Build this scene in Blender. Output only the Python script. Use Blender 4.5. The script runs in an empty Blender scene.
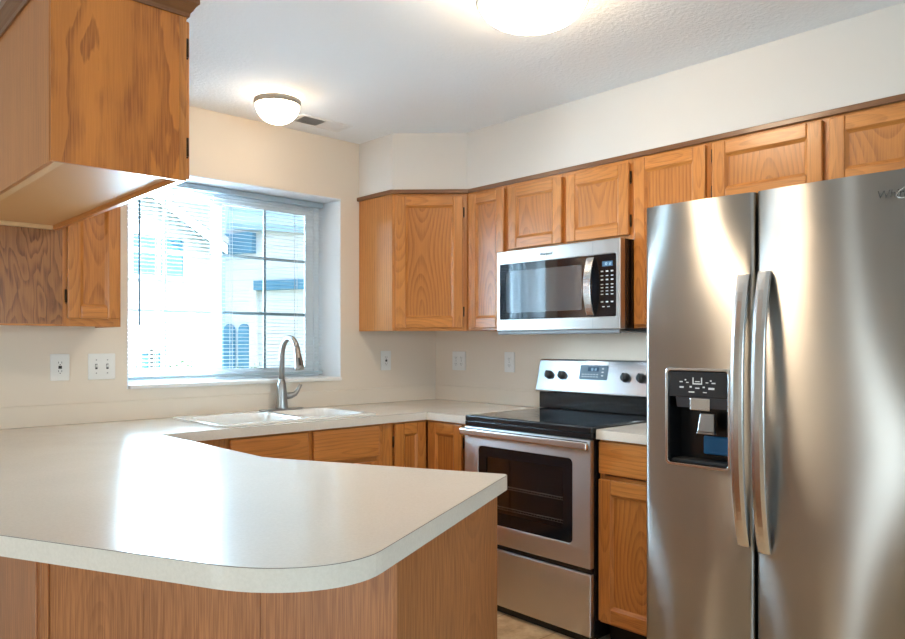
import bpy, bmesh, math, random
from mathutils import Vector, Matrix
random.seed(7)
SC = bpy.context.scene
COL = SC.collection
R = math.radians

# ---------------------------------------------------------------- camera
CAM = (-3.1892, -3.5471, 1.276)
cd = bpy.data.cameras.new('camera')
cam = bpy.data.objects.new('camera', cd)
COL.objects.link(cam)
cam.location = CAM
cam.rotation_euler = (R(90), 0, -0.755)
cd.sensor_width = 36.0
cd.lens = 734.5 / 905 * 36.0
cd.shift_y = 23.5 / 905
cd.clip_start = 0.05
cd.clip_end = 300
SC.camera = cam

# ---------------------------------------------------------------- world / sun / exposure
SC.view_settings.view_transform = 'Standard'
SC.view_settings.look = 'None'
SC.view_settings.gamma = 1
SC.view_settings.exposure = 1.08
try:
    SC.view_settings.use_curve_mapping = False
except Exception:
    pass
SC.cycles.use_denoising = True
W = bpy.data.worlds.new('sky')
SC.world = W
W.use_nodes = True
wn = W.node_tree
bgn = wn.nodes['Background']
sky = wn.nodes.new('ShaderNodeTexSky')
sky.sky_type = 'NISHITA'
sky.sun_disc = False
sky.sun_elevation = R(42)
sky.sun_rotation = R(150)
sky.air_density = 1.2
sky.dust_density = 1.6
sky.altitude = 300
wn.links.new(sky.outputs[0], bgn.inputs[0])
SKY_STRENGTH = 0.28
bgn.inputs[1].default_value = SKY_STRENGTH

sl = bpy.data.lights.new('sun', 'SUN')
sl.energy = 5.5
sl.angle = R(0.6)
sl.color = (1.0, 0.96, 0.9)
sun = bpy.data.objects.new('sun', sl)
COL.objects.link(sun)
tosun = Vector((0.42, -0.80, 0.75)).normalized()
sun.rotation_euler = tosun.to_track_quat('Z', 'Y').to_euler()
sun.location = (6, -14, 14)

def portal(name, loc, rot, sx, sy, energy, col):
    l = bpy.data.lights.new(name, 'AREA')
    l.shape = 'RECTANGLE'
    l.size = sx
    l.size_y = sy
    l.energy = energy
    l.color = col
    o = bpy.data.objects.new(name, l)
    COL.objects.link(o)
    o.location = loc
    o.rotation_euler = rot
    return o
# kitchen window daylight; added fill lights outside the unseen door and dining window
portal('daylight_kitchen_window', (-1.66, 0.42, 1.60), (R(-90), 0, 0), 0.58, 1.0, 82, (0.56, 0.80, 1.0))
portal('fill_light_added_door', (-5.98, -2.02, 1.05), (0, R(-90), 0), 2.0, 0.74, 30, (0.92, 0.96, 1.0))
portal('fill_light_added_window', (-3.0, -6.18, 1.35), (R(90), 0, 0), 2.4, 1.3, 38, (0.62, 0.82, 1.0))

# ---------------------------------------------------------------- materials
def newmat(name):
    m = bpy.data.materials.new(name)
    m.use_nodes = True
    nt = m.node_tree
    return m, nt, nt.nodes['Principled BSDF']
def setp(b, **k):
    names = dict(color='Base Color', rough='Roughness', metal='Metallic', spec='Specular IOR Level', coat='Coat Weight',
                 coat_rough='Coat Roughness', aniso='Anisotropic', emit='Emission Color', estr='Emission Strength', ior='IOR')
    for q, v in k.items():
        s = b.inputs[names[q]]
        if q in ('color', 'emit'):
            v = (*v, 1) if len(v) == 3 else v
        s.default_value = v
def plain(name, color, rough=0.5, **k):
    m, nt, b = newmat(name)
    setp(b, color=color, rough=rough, **k)
    return m
class NT:
    def __init__(s, nt): s.nt = nt
    def n(s, t, **k):
        o = s.nt.nodes.new(t)
        for a, v in k.items(): setattr(o, a, v)
        return o
    def set(s, sock, v):
        if hasattr(v, 'is_output') or hasattr(v, 'links'): s.nt.links.new(v, sock)
        else: sock.default_value = v
    def math(s, op, a, b=0.0, c=None):
        o = s.n('ShaderNodeMath', operation=op)
        s.set(o.inputs[0], a); s.set(o.inputs[1], b)
        if c is not None: s.set(o.inputs[2], c)
        return o.outputs[0]
    def comb(s, x, y, z=0.0):
        o = s.n('ShaderNodeCombineXYZ')
        s.set(o.inputs[0], x); s.set(o.inputs[1], y); s.set(o.inputs[2], z)
        return o.outputs[0]
    def noise(s, vec, scale=1.0, detail=2.0, rough=0.5):
        o = s.n('ShaderNodeTexNoise')
        s.set(o.inputs['Vector'], vec)
        o.inputs['Scale'].default_value = scale
        o.inputs['Detail'].default_value = detail
        o.inputs['Roughness'].default_value = rough
        return o.outputs[0]
    def ramp(s, fac, stops):
        o = s.n('ShaderNodeValToRGB')
        e = o.color_ramp.elements
        while len(e) < len(stops): e.new(0.5)
        for i, (p, c) in enumerate(stops):
            e[i].position = p
            e[i].color = (*c, 1)
        s.set(o.inputs[0], fac)
        return o.outputs[0]
    def mix(s, fac, a, b, blend='MIX'):
        o = s.n('ShaderNodeMix', data_type='RGBA', blend_type=blend)
        s.set(o.inputs[0], fac); s.set(o.inputs[6], a); s.set(o.inputs[7], b)
        return o.outputs[2]
    def bump(s, h, strength, dist, b):
        o = s.n('ShaderNodeBump')
        o.inputs['Strength'].default_value = strength
        o.inputs['Distance'].default_value = dist
        s.set(o.inputs['Height'], h)
        s.nt.links.new(o.outputs[0], b.inputs['Normal'])

def oak(name, light, dark, ringfreq=62.0, ringmix=0.5, rough=0.32, depth=0.02, wob=0.16, pores=0.4, rotary=0.0, skew=0.0):
    """oak: u runs along the grain, v across it (metres, centred on the board); rotary > 0 gives peeled veneer contours"""
    m, nt, b = newmat(name)
    N = NT(nt)
    uv = N.n('ShaderNodeTexCoord').outputs['UV']
    sep = N.n('ShaderNodeSeparateXYZ')
    nt.links.new(uv, sep.inputs[0])
    u, v = sep.outputs[0], sep.outputs[1]
    if skew:
        u = N.math('ADD', u, N.math('MULTIPLY', v, skew))
    w2 = N.math('SUBTRACT', N.noise(N.comb(N.math('MULTIPLY', u, 6.0), N.math('MULTIPLY', v, 14.0)), 1.0, 3.0), 0.5)
    if rotary:
        big = N.noise(N.comb(N.math('MULTIPLY', u, 2.6), N.math('MULTIPLY', v, 8.0)), 1.0, 2.0, 0.55)
        fine = N.noise(N.comb(N.math('MULTIPLY', u, 12.0), N.math('MULTIPLY', v, 70.0)), 1.0, 3.0)
        r = N.math('ADD', N.math('MULTIPLY', big, rotary), N.math('MULTIPLY', fine, 0.5))
        r = N.math('ADD', r, N.math('MULTIPLY', N.math('ABSOLUTE', v), 4.0))
        f = N.math('FRACT', r)
    else:
        w1 = N.math('SUBTRACT', N.noise(N.comb(N.math('MULTIPLY', u, 1.3), N.math('MULTIPLY', v, 0.8)), 1.0, 0.0), 0.5)
        d = N.math('ADD', N.math('MULTIPLY', w1, wob * 2), depth)
        vv = N.math('ADD', v, N.math('MULTIPLY', w2, 0.010))
        r = N.math('SQRT', N.math('ADD', N.math('MULTIPLY', vv, vv), N.math('MULTIPLY', d, d)))
        f = N.math('FRACT', N.math('MULTIPLY', r, ringfreq))
    ring = N.ramp(f, [(0.0, (0, 0, 0)), (0.40, (0.12, 0.12, 0.12)), (0.78, (0.9, 0.9, 0.9)), (0.92, (1, 1, 1)), (1.0, (0, 0, 0))])
    pore = N.noise(N.comb(N.math('MULTIPLY', u, 7.0), N.math('MULTIPLY', v, 260.0)), 1.0, 2.0, 0.6)
    pr = N.ramp(pore, [(0.42, (1, 1, 1)), (0.60, (0, 0, 0))])
    tone = N.noise(N.comb(N.math('MULTIPLY', u, 0.7), N.math('MULTIPLY', v, 9.0)), 1.0, 2.0)
    soft = N.math('MULTIPLY', ring, N.math('ADD', N.math('MULTIPLY', pr, 0.55), 0.45))
    base = N.mix(N.math('MULTIPLY', soft, ringmix), (*light, 1), (*dark, 1))
    base = N.mix(N.math('MULTIPLY', pr, pores * 0.45), base, (*dark, 1))
    tcol = N.ramp(tone, [(0.3, (0.88, 0.86, 0.84)), (0.7, (1.06, 1.06, 1.06))])
    base = N.mix(1.0, base, tcol, 'MULTIPLY')
    nt.links.new(base, b.inputs['Base Color'])
    setp(b, rough=rough, coat=0.25, coat_rough=0.2)
    N.bump(pr, 0.10, 0.001, b)
    return m

OAK_L, OAK_D = (0.62, 0.240, 0.052), (0.27, 0.076, 0.012)
M = {}
M['oak'] = oak('honey_oak', OAK_L, OAK_D, ringmix=0.45)
M['oak_panel'] = oak('honey_oak_panel', (0.56, 0.212, 0.045), (0.26, 0.072, 0.012), ringfreq=58, ringmix=0.62, wob=0.26, depth=0.0)
M['oak_end'] = oak('honey_oak_end', (0.64, 0.222, 0.034), (0.30, 0.080, 0.010), ringmix=0.85, pores=0.2, rotary=4.2)
M['oak_coarse'] = oak('coarse_oak_veneer', (0.40, 0.165, 0.05), (0.15, 0.048, 0.012), ringmix=0.95, rotary=14.0, skew=1.3)
M['oak_base'] = oak('brown_oak_veneer', (0.50, 0.200, 0.066), (0.24, 0.078, 0.022), ringfreq=50, ringmix=0.4, wob=0.3, depth=0.0, pores=1.3, rough=0.45)
M['oak_inner'] = plain('raw_cabinet_underside', (0.70, 0.39, 0.17), 0.45, spec=0.3)
M['oak_raw'] = plain('pale_raw_oak_edge', (0.74, 0.47, 0.23), 0.5)
M['oak_trim'] = oak('dark_oak_trim', (0.21, 0.085, 0.028), (0.13, 0.048, 0.015), ringmix=0.3)
M['hinge'] = plain('dark_bronze', (0.05, 0.035, 0.022), 0.35, metal=0.9)
M['black'] = plain('black_enamel', (0.006, 0.006, 0.007), 0.25)
M['blackmatte'] = plain('black_matte', (0.008, 0.008, 0.008), 0.6)
M['blackglass'] = plain('black_glass', (0.006, 0.007, 0.009), 0.04, ior=1.9)
M['white_plastic'] = plain('white_plastic', (0.80, 0.79, 0.76), 0.35)
M['grey_plastic'] = plain('grey_plastic', (0.30, 0.31, 0.32), 0.4)
M['knob'] = plain('dark_knob', (0.05, 0.048, 0.046), 0.3, metal=0.4)
M['slot'] = plain('dark_slot', (0.03, 0.028, 0.025), 0.5)
M['vinyl'] = plain('white_vinyl', (0.80, 0.83, 0.85), 0.35)
M['slat'] = plain('white_slat', (0.80, 0.83, 0.86), 0.4)
M['headrail'] = plain('pale_blue_grey_headrail', (0.42, 0.52, 0.58), 0.35)
M['wand'] = plain('clear_wand', (0.09, 0.16, 0.20), 0.2)
M['sink'] = plain('white_sink_enamel', (0.84, 0.82, 0.78), 0.12, coat=0.5)
M['blue'] = plain('blue_plastic', (0.02, 0.17, 0.42), 0.3)
M['logo'] = plain('grey_lettering', (0.09, 0.085, 0.08), 0.3, metal=0.5)
M['icon'] = plain('pale_icon', (0.62, 0.63, 0.62), 0.5)
M['pure_white_trim'] = plain('white_trim', (0.82, 0.80, 0.77), 0.5)

def steel(name, col, rough, aniso=0.0, streak=0.03, brush='h'):
    m, nt, b = newmat(name)
    N = NT(nt)
    setp(b, color=col, rough=rough, metal=1.0, aniso=aniso)
    oc = N.n('ShaderNodeTexCoord').outputs['Object']
    mp = N.n('ShaderNodeMapping')
    mp.inputs['Scale'].default_value = (6, 6, 900) if brush == 'h' else (500, 500, 4)
    nt.links.new(oc, mp.inputs[0])
    nz = N.noise(mp.outputs[0], 1.0, 2.0)
    rr = N.math('ADD', N.math('MULTIPLY', nz, streak * 2), rough - streak)
    nt.links.new(rr, b.inputs['Roughness'])
    if aniso:
        tg = N.n('ShaderNodeTangent', direction_type='RADIAL', axis='Z')
        nt.links.new(tg.outputs[0], b.inputs['Tangent'])
        b.inputs['Anisotropic Rotation'].default_value = 0.25
    return m
M['steel_fridge'] = steel('brushed_steel_fridge', (0.50, 0.485, 0.46), 0.40, aniso=1.0, streak=0.01)
M['steel'] = steel('brushed_steel', (0.66, 0.65, 0.64), 0.36, aniso=0.7)
M['steel_warm'] = steel('warm_brushed_steel', (0.50, 0.475, 0.45), 0.38, aniso=0.6)
M['steel_bright'] = steel('bright_steel', (0.70, 0.70, 0.70), 0.22)
M['nickel'] = plain('satin_nickel', (0.36, 0.35, 0.34), 0.33, metal=1.0)

def wallmat(name, col, bscale=260, bstr=0.15):
    m, nt, b = newmat(name)
    N = NT(nt)
    oc = N.n('ShaderNodeTexCoord').outputs['Object']
    setp(b, color=col, rough=0.75, spec=0.25)
    N.bump(N.noise(oc, bscale, 3.0), bstr, 0.002, b)
    return m
M['wall'] = wallmat('beige_wall_paint', (0.77, 0.675, 0.565))
M['soffit'] = wallmat('pale_wall_paint', (0.70, 0.665, 0.62))
M['reveal'] = wallmat('white_reveal_paint', (0.80, 0.81, 0.82))
def ceilmat():
    m, nt, b = newmat('textured_white_ceiling')
    N = NT(nt)
    oc = N.n('ShaderNodeTexCoord').outputs['Object']
    setp(b, color=(0.88, 0.88, 0.875), rough=0.85, spec=0.2)
    a = N.noise(oc, 55, 3.0, 0.6)
    r_ = N.ramp(a, [(0.42, (0, 0, 0)), (0.62, (1, 1, 1))])
    N.bump(r_, 0.22, 0.004, b)
    return m
M['ceiling'] = ceilmat()
def laminate():
    m, nt, b = newmat('off_white_laminate')
    N = NT(nt)
    oc = N.n('ShaderNodeTexCoord').outputs['Object']
    a = N.noise(oc, 160, 4.0, 0.65)
    c = N.ramp(a, [(0.35, (0.73, 0.67, 0.585)), (0.65, (0.78, 0.72, 0.635))])
    nt.links.new(c, b.inputs['Base Color'])
    setp(b, rough=0.16, spec=0.5)
    w = N.noise(oc, 9, 3.0, 0.5)
    N.bump(w, 0.02, 0.002, b)
    rr = N.math('ADD', N.math('MULTIPLY', N.noise(oc, 5, 3.0), 0.10), 0.12)
    nt.links.new(rr, b.inputs['Roughness'])
    return m
M['laminate'] = laminate()
M['seam'] = plain('brown_laminate_core', (0.16, 0.12, 0.09), 0.5)
def floormat():
    m, nt, b = newmat('stone_look_vinyl')
    N = NT(nt)
    oc = N.n('ShaderNodeTexCoord').outputs['Object']
    a = N.noise(oc, 5.5, 6.0, 0.65)
    c = N.ramp(a, [(0.32, (0.38, 0.22, 0.10)), (0.46, (0.66, 0.43, 0.23)), (0.60, (0.85, 0.64, 0.40)), (0.75, (0.62, 0.46, 0.30))])
    br = N.n('ShaderNodeTexBrick')
    br.offset = 0.0
    nt.links.new(oc, br.inputs[0])
    br.inputs['Color1'].default_value = (1, 1, 1, 1)
    br.inputs['Color2'].default_value = (0.9, 0.9, 0.9, 1)
    br.inputs['Mortar'].default_value = (0.62, 0.55, 0.48, 1)
    br.inputs['Scale'].default_value = 1.0
    br.inputs['Mortar Size'].default_value = 0.004
    br.inputs['Brick Width'].default_value = 0.30
    br.inputs['Row Height'].default_value = 0.30
    cc = N.mix(1.0, c, br.outputs[0], 'MULTIPLY')
    nt.links.new(cc, b.inputs['Base Color'])
    setp(b, rough=0.35)
    return m
M['floor'] = floormat()
def glassmat(name, tint, refl=1.0):
    m, nt, b = newmat(name)
    N = NT(nt)
    tr = N.n('ShaderNodeBsdfTransparent')
    tr.inputs[0].default_value = (*tint, 1)
    gl = N.n('ShaderNodeBsdfGlossy')
    gl.inputs['Roughness'].default_value = 0.02
    fr = N.n('ShaderNodeFresnel')
    fr.inputs[0].default_value = 1.45
    mx = N.n('ShaderNodeMixShader')
    nt.links.new(N.math('MULTIPLY', fr.outputs[0], refl), mx.inputs[0])
    nt.links.new(tr.outputs[0], mx.inputs[1])
    nt.links.new(gl.outputs[0], mx.inputs[2])
    nt.links.new(mx.outputs[0], nt.nodes['Material Output'].inputs[0])
    return m
M['glass'] = glassmat('window_glass', (0.93, 0.97, 0.98))
M['ovenglass'] = glassmat('smoked_oven_glass', (0.66, 0.66, 0.67), 0.45)
def emit(name, col, s):
    m, nt, b = newmat(name)
    setp(b, color=col, emit=col, estr=s, rough=0.4)
    return m
M['lampglow'] = emit('lit_opal_glass', (1.0, 0.80, 0.57), 19.0)
M['lampglow_small'] = emit('dimmer_lit_opal_glass', (1.0, 0.83, 0.62), 7.0)
M['lcd'] = emit('blue_lcd', (0.02, 0.07, 0.14), 0.2)
M['lcdtext'] = emit('lcd_digits', (0.30, 0.45, 0.55), 0.4)
def siding(name, c1, rough=0.6, step=0.16):
    m, nt, b = newmat(name)
    N = NT(nt)
    oc = N.n('ShaderNodeTexCoord').outputs['Object']
    sp = N.n('ShaderNodeSeparateXYZ')
    nt.links.new(oc, sp.inputs[0])
    f = N.math('FRACT', N.math('MULTIPLY', sp.outputs[2], 1 / step))
    g = N.ramp(f, [(0.0, (0.55, 0.55, 0.55)), (0.08, (1, 1, 1)), (1.0, (1, 1, 1))])
    nt.links.new(N.mix(1.0, (*c1, 1), g, 'MULTIPLY'), b.inputs['Base Color'])
    setp(b, rough=rough)
    N.bump(f, 0.5, 0.012, b)
    return m
M['siding_white'] = siding('white_lap_siding', (0.82, 0.84, 0.86))
M['siding_blue'] = siding('blue_grey_lap_siding', (0.16, 0.33, 0.42), step=0.2)
M['ext_white'] = plain('white_painted_fascia', (0.85, 0.86, 0.87), 0.5)
M['shutter'] = siding('blue_louvred_shutter', (0.10, 0.30, 0.46), step=0.085)
M['ext_glass'] = plain('dark_house_glass', (0.10, 0.25, 0.34), 0.08)
M['roof'] = plain('grey_roof_shingle', (0.22, 0.25, 0.28), 0.8)
M['lawn'] = plain('lawn_green', (0.16, 0.22, 0.08), 0.9)
M['leaf'] = plain('dark_green_leaf', (0.05, 0.12, 0.05), 0.6)

# ---------------------------------------------------------------- mesh helpers
class MB:
    def __init__(s):
        s.bm = bmesh.new()
        s.uv = s.bm.loops.layers.uv.new('UVMap')
    def _uvf(s, f, g, cen, off):
        n = f.normal
        ax = max(range(3), key=lambda i: abs(n[i]))
        oth = [i for i in range(3) if i != ax]
        gi = g if g in oth else None
        for l in f.loops:
            c = l.vert.co
            if gi is not None:
                vi = [i for i in oth if i != gi][0]
                l[s.uv].uv = (c[gi] - cen[gi] + off[0], c[vi] - cen[vi] + off[1])
            else:
                l[s.uv].uv = ((c[oth[0]] - cen[oth[0]]) * 0.15 + off[0], c[oth[1]] - cen[oth[1]] + off[1])
    def faces_uv(s, faces, g='z', cen=None, jit=0.03):
        gi = 'xyz'.index(g)
        if cen is None:
            vs = {v for f in faces for v in f.verts}
            cen = [(min(v.co[i] for v in vs) + max(v.co[i] for v in vs)) / 2 for i in range(3)]
        off = (random.uniform(0, 60), random.uniform(-jit, jit))
        for f in faces:
            f.normal_update()
            s._uvf(f, gi, cen, off)
    def box(s, x0, y0, z0, x1, y1, z1, g='z', jit=0.03):
        x0, x1 = min(x0, x1), max(x0, x1)
        y0, y1 = min(y0, y1), max(y0, y1)
        z0, z1 = min(z0, z1), max(z0, z1)
        v = [s.bm.verts.new(c) for c in ((x0, y0, z0), (x1, y0, z0), (x1, y1, z0), (x0, y1, z0), (x0, y0, z1), (x1, y0, z1), (x1, y1, z1), (x0, y1, z1))]
        fs = [s.bm.faces.new([v[i] for i in q]) for q in ((0, 3, 2, 1), (4, 5, 6, 7), (0, 1, 5, 4), (1, 2, 6, 5), (2, 3, 7, 6), (3, 0, 4, 7))]
        s.faces_uv(fs, g, None, jit)
        return s
    def hexa(s, b4, t4, g='z'):
        """eight corners, bottom loop and top loop counter clockwise seen from above"""
        v = [s.bm.verts.new(c) for c in list(b4) + list(t4)]
        fs = [s.bm.faces.new([v[i] for i in q]) for q in ((0, 3, 2, 1), (4, 5, 6, 7), (0, 1, 5, 4), (1, 2, 6, 5), (2, 3, 7, 6), (3, 0, 4, 7))]
        s.faces_uv(fs, g)
        return s
    def prism(s, pts, z0, z1, g='z', holes=()):
        """polygon (ccw) extruded in z, with optional holes (each a ccw loop)"""
        loops = [list(pts)] + [list(h)[::-1] for h in holes]
        new = []
        edges = []
        tops = []
        for lp in loops:
            t = [s.bm.verts.new((p[0], p[1], z1)) for p in lp]
            tops.append(t)
        if not holes:
            new.append(s.bm.faces.new(tops[0]))
        else:
            for t in tops:
                edges += [s.bm.edges.new((t[i], t[(i + 1) % len(t)])) for i in range(len(t))]
            r = bmesh.ops.triangle_fill(s.bm, use_beauty=True, use_dissolve=False, edges=edges, normal=(0, 0, 1))
            new += [f for f in r['geom'] if isinstance(f, bmesh.types.BMFace)]
        bmap = {}
        for t in tops:
            for v in t:
                bmap[v] = s.bm.verts.new((v.co.x, v.co.y, z0))
        for f in list(new):
            new.append(s.bm.faces.new([bmap[v] for v in reversed(f.verts)]))
        for t in tops:
            for i in range(len(t)):
                a, b = t[i], t[(i + 1) % len(t)]
                new.append(s.bm.faces.new((b, a, bmap[a], bmap[b])))
        bmesh.ops.recalc_face_normals(s.bm, faces=new)
        s.faces_uv(new, g)
        return s
    def tube(s, path, rad, seg=12, caps=True):
        path = [Vector(p) for p in path]
        n = len(path)
        rads = rad if isinstance(rad, (list, tuple)) else [rad] * n
        rings = []
        ref = None
        for i, p in enumerate(path):
            t = (path[min(i + 1, n - 1)] - path[max(i - 1, 0)]).normalized()
            if ref is None:
                ref = Vector((0, 0, 1)) if abs(t.z) < 0.9 else Vector((1, 0, 0))
            a = (ref - t * ref.dot(t))
            if a.length < 1e-5:
                a = t.orthogonal()
            a.normalize()
            ref = a
            b = t.cross(a)
            rings.append([s.bm.verts.new(p + (a * math.cos(2 * math.pi * k / seg) + b * math.sin(2 * math.pi * k / seg)) * rads[i]) for k in range(seg)])
        fs = []
        for i in range(n - 1):
            for k in range(seg):
                f = s.bm.faces.new((rings[i][k], rings[i][(k + 1) % seg], rings[i + 1][(k + 1) % seg], rings[i + 1][k]))
                f.smooth = True
                fs.append(f)
        if caps:
            fs.append(s.bm.faces.new(rings[0][::-1]))
            fs.append(s.bm.faces.new(rings[-1]))
        return s
    def lathe(s, prof, c=(0, 0, 0), seg=40, axis='z'):
        """prof: (radius, height) from first to last; axis direction z, or y/x for wall mounted knobs"""
        def P(r, h, a):
            if axis == 'z': return (c[0] + r * math.cos(a), c[1] + r * math.sin(a), c[2] + h)
            if axis == 'y': return (c[0] + r * math.cos(a), c[1] + h, c[2] + r * math.sin(a))
            return (c[0] + h, c[1] + r * math.cos(a), c[2] + r * math.sin(a))
        rings = []
        for r, h in prof:
            if r < 1e-6:
                rings.append([s.bm.verts.new(P(0, h, 0))])
            else:
                rings.append([s.bm.verts.new(P(r, h, 2 * math.pi * k / seg)) for k in range(seg)])
        fs = []
        for a, b in zip(rings, rings[1:]):
            for k in range(seg):
                q = [a[k % len(a)], a[(k + 1) % len(a)], b[(k + 1) % len(b)], b[k % len(b)]]
                q2 = []
                for v in q:
                    if v not in q2: q2.append(v)
                if len(q2) > 2:
                    f = s.bm.faces.new(q2)
                    f.smooth = True
                    fs.append(f)
        for rg, rev in ((rings[0], True), (rings[-1], False)):
            if len(rg) > 1:
                fs.append(s.bm.faces.new(rg[::-1] if rev else rg))
        bmesh.ops.recalc_face_normals(s.bm, faces=fs)
        return s
    def build(s, name, mat, parent=None, bevel=0.0, seg=2, loc=None, rotz=0.0, wn_=False):
        me = bpy.data.meshes.new(name)
        s.bm.to_mesh(me)
        s.bm.free()
        o = bpy.data.objects.new(name, me)
        me.materials.append(mat)
        COL.objects.link(o)
        if parent: o.parent = parent
        if loc: o.location = loc
        if rotz: o.rotation_euler = (0, 0, rotz)
        if bevel:
            md = o.modifiers.new('bevel', 'BEVEL')
            md.width = bevel
            md.segments = seg
            md.limit_method = 'ANGLE'
            md.angle_limit = R(40)
        return o
def B(*a, **k): return MB().box(*a, **k)
def thing(name, label, cat, loc=(0, 0, 0), rotz=0.0, group=None):
    o = bpy.data.objects.new(name, None)
    o.empty_display_size = 0.1
    COL.objects.link(o)
    o.location = loc
    o.rotation_euler = (0, 0, rotz)
    return tag(o, label, cat, group)
def tag(o, label, cat, group=None):
    o['label'] = label
    o['category'] = cat
    if group: o['group'] = group
    return o
def struct(o):
    o['kind'] = 'structure'
    return o
def rrect(x0, y0, x1, y1, r, n=6):
    pts = []
    for cx, cy, a0 in ((x1 - r, y1 - r, 0), (x0 + r, y1 - r, 90), (x0 + r, y0 + r, 180), (x1 - r, y0 + r, 270)):
        for k in range(n + 1):
            a = R(a0 + 90 * k / n)
            pts.append((cx + r * math.cos(a), cy + r * math.sin(a)))
    return pts
def vplate(mb, pts, y0, y1, hole=None):
    """polygon in the local XZ plane (seen from -Y) extruded in y"""
    t = MB()
    t.prism([(p[0], p[1]) for p in pts], -y1, -y0, 'z', holes=(hole,) if hole else ())
    for v in t.bm.verts:
        v.co = Vector((v.co.x, -v.co.z, v.co.y))
    me = bpy.data.meshes.new('tmp')
    bmesh.ops.recalc_face_normals(t.bm, faces=t.bm.faces)
    t.bm.to_mesh(me)
    t.bm.free()
    mb.bm.from_mesh(me)
    bpy.data.meshes.remove(me)
    return mb
def text(body, size, parent, mat, loc, rot, name='lettering', shear=0.0, depth=0.0006):
    cu = bpy.data.curves.new('tmp_text', 'FONT')
    cu.body = body
    cu.size = size
    cu.extrude = depth
    cu.shear = shear
    cu.align_x = 'CENTER'
    cu.align_y = 'CENTER'
    to = bpy.data.objects.new('tmp_text', cu)
    COL.objects.link(to)
    bpy.context.view_layer.update()
    dg = bpy.context.evaluated_depsgraph_get()
    me = bpy.data.meshes.new_from_object(to.evaluated_get(dg))
    bpy.data.objects.remove(to)
    bpy.data.curves.remove(cu)
    me.name = name
    o = bpy.data.objects.new(name, me)
    me.materials.clear()
    me.materials.append(mat)
    COL.objects.link(o)
    o.parent = parent
    o.location = loc
    o.rotation_euler = rot
    return o

# ================================================================ ROOM SHELL
H = 2.453
XL, YB = -5.8, -6.0           # left and rear walls of the open dining area behind the camera
WX0, WX1, WZ0, WZ1 = -1.943, -0.740, 1.060, 2.112    # kitchen window opening
WD = 0.30                      # wall thickness at the kitchen window
struct(B(XL - 0.2, YB - 0.2, -0.12, 0.2, WD, 0.0).build('floor', M['floor']))
struct(B(XL - 0.2, YB - 0.2, H, 0.2, WD, H + 0.12).build('ceiling', M['ceiling']))
def wall_with_opening(name, mat, axis, a0, a1, d0, d1, oa0, oa1, oz0, oz1):
    m = MB()
    def bx(p0, p1, z0, z1):
        if p1 - p0 < 1e-4 or z1 - z0 < 1e-4: return
        if axis == 'x': m.box(p0, d0, z0, p1, d1, z1)
        else: m.box(d0, p0, z0, d1, p1, z1)
    bx(a0, oa0, 0, H); bx(oa1, a1, 0, H); bx(oa0, oa1, 0, oz0); bx(oa0, oa1, oz1, H)
    return struct(m.build(name, mat))
wall_with_opening('wall_window_side', M['wall'], 'x', XL - 0.2, 0.0, 0.0, WD, WX0, WX1, WZ0, WZ1)
struct(B(0.0, YB, 0, 0.2, WD, H).build('wall_range_side', M['wall']))
wall_with_opening('wall_dining_side', M['wall'], 'y', YB, 0.0, XL - 0.2, XL, -2.42, -1.62, 0.0, 2.08)
wall_with_opening('wall_rear', M['wall'], 'x', XL - 0.2, 0.2, YB - 0.2, YB, -4.2, -1.8, 0.7, 2.0)
# painted lining of the deep window recess
lin = MB()
t_ = 0.006
lin.box(WX1 - t_, 0.0005, WZ0, WX1 - 0.0003, 0.262, WZ1 - 0.0003)
lin.box(WX0 + 0.0003, 0.0005, WZ0, WX0 + t_, 0.262, WZ1 - 0.0003)
lin.box(WX0 + t_, 0.0005, WZ1 - t_, WX1 - t_, 0.262, WZ1 - 0.0003)
struct(lin.build('trim_1', M['reveal']))
struct(B(WX0 + t_, -0.022, WZ0 + 0.0002, WX1 - t_, 0.222, WZ0 + 0.020, g='x').build('trim_2', M['pure_white_trim'], bevel=0.006))
# soffit above the cabinets (drops from the ceiling to the cabinet tops)
sof = MB()
ZT = 2.134
sof.prism([(0 - .0005, -.0005), (-0.612, -.0005), (-0.612, -0.316), (-0.316, -0.612), (-0.316, -3.4), (-.0005, -3.4)], ZT, H - 0.0005)
struct(sof.build('wall_soffit_range_side', M['soffit']))
struct(B(-2.655, -1.52, 2.2425, -2.330, -0.0005, H - 0.0005).build('wall_soffit_peninsula', M['soffit']))

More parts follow.
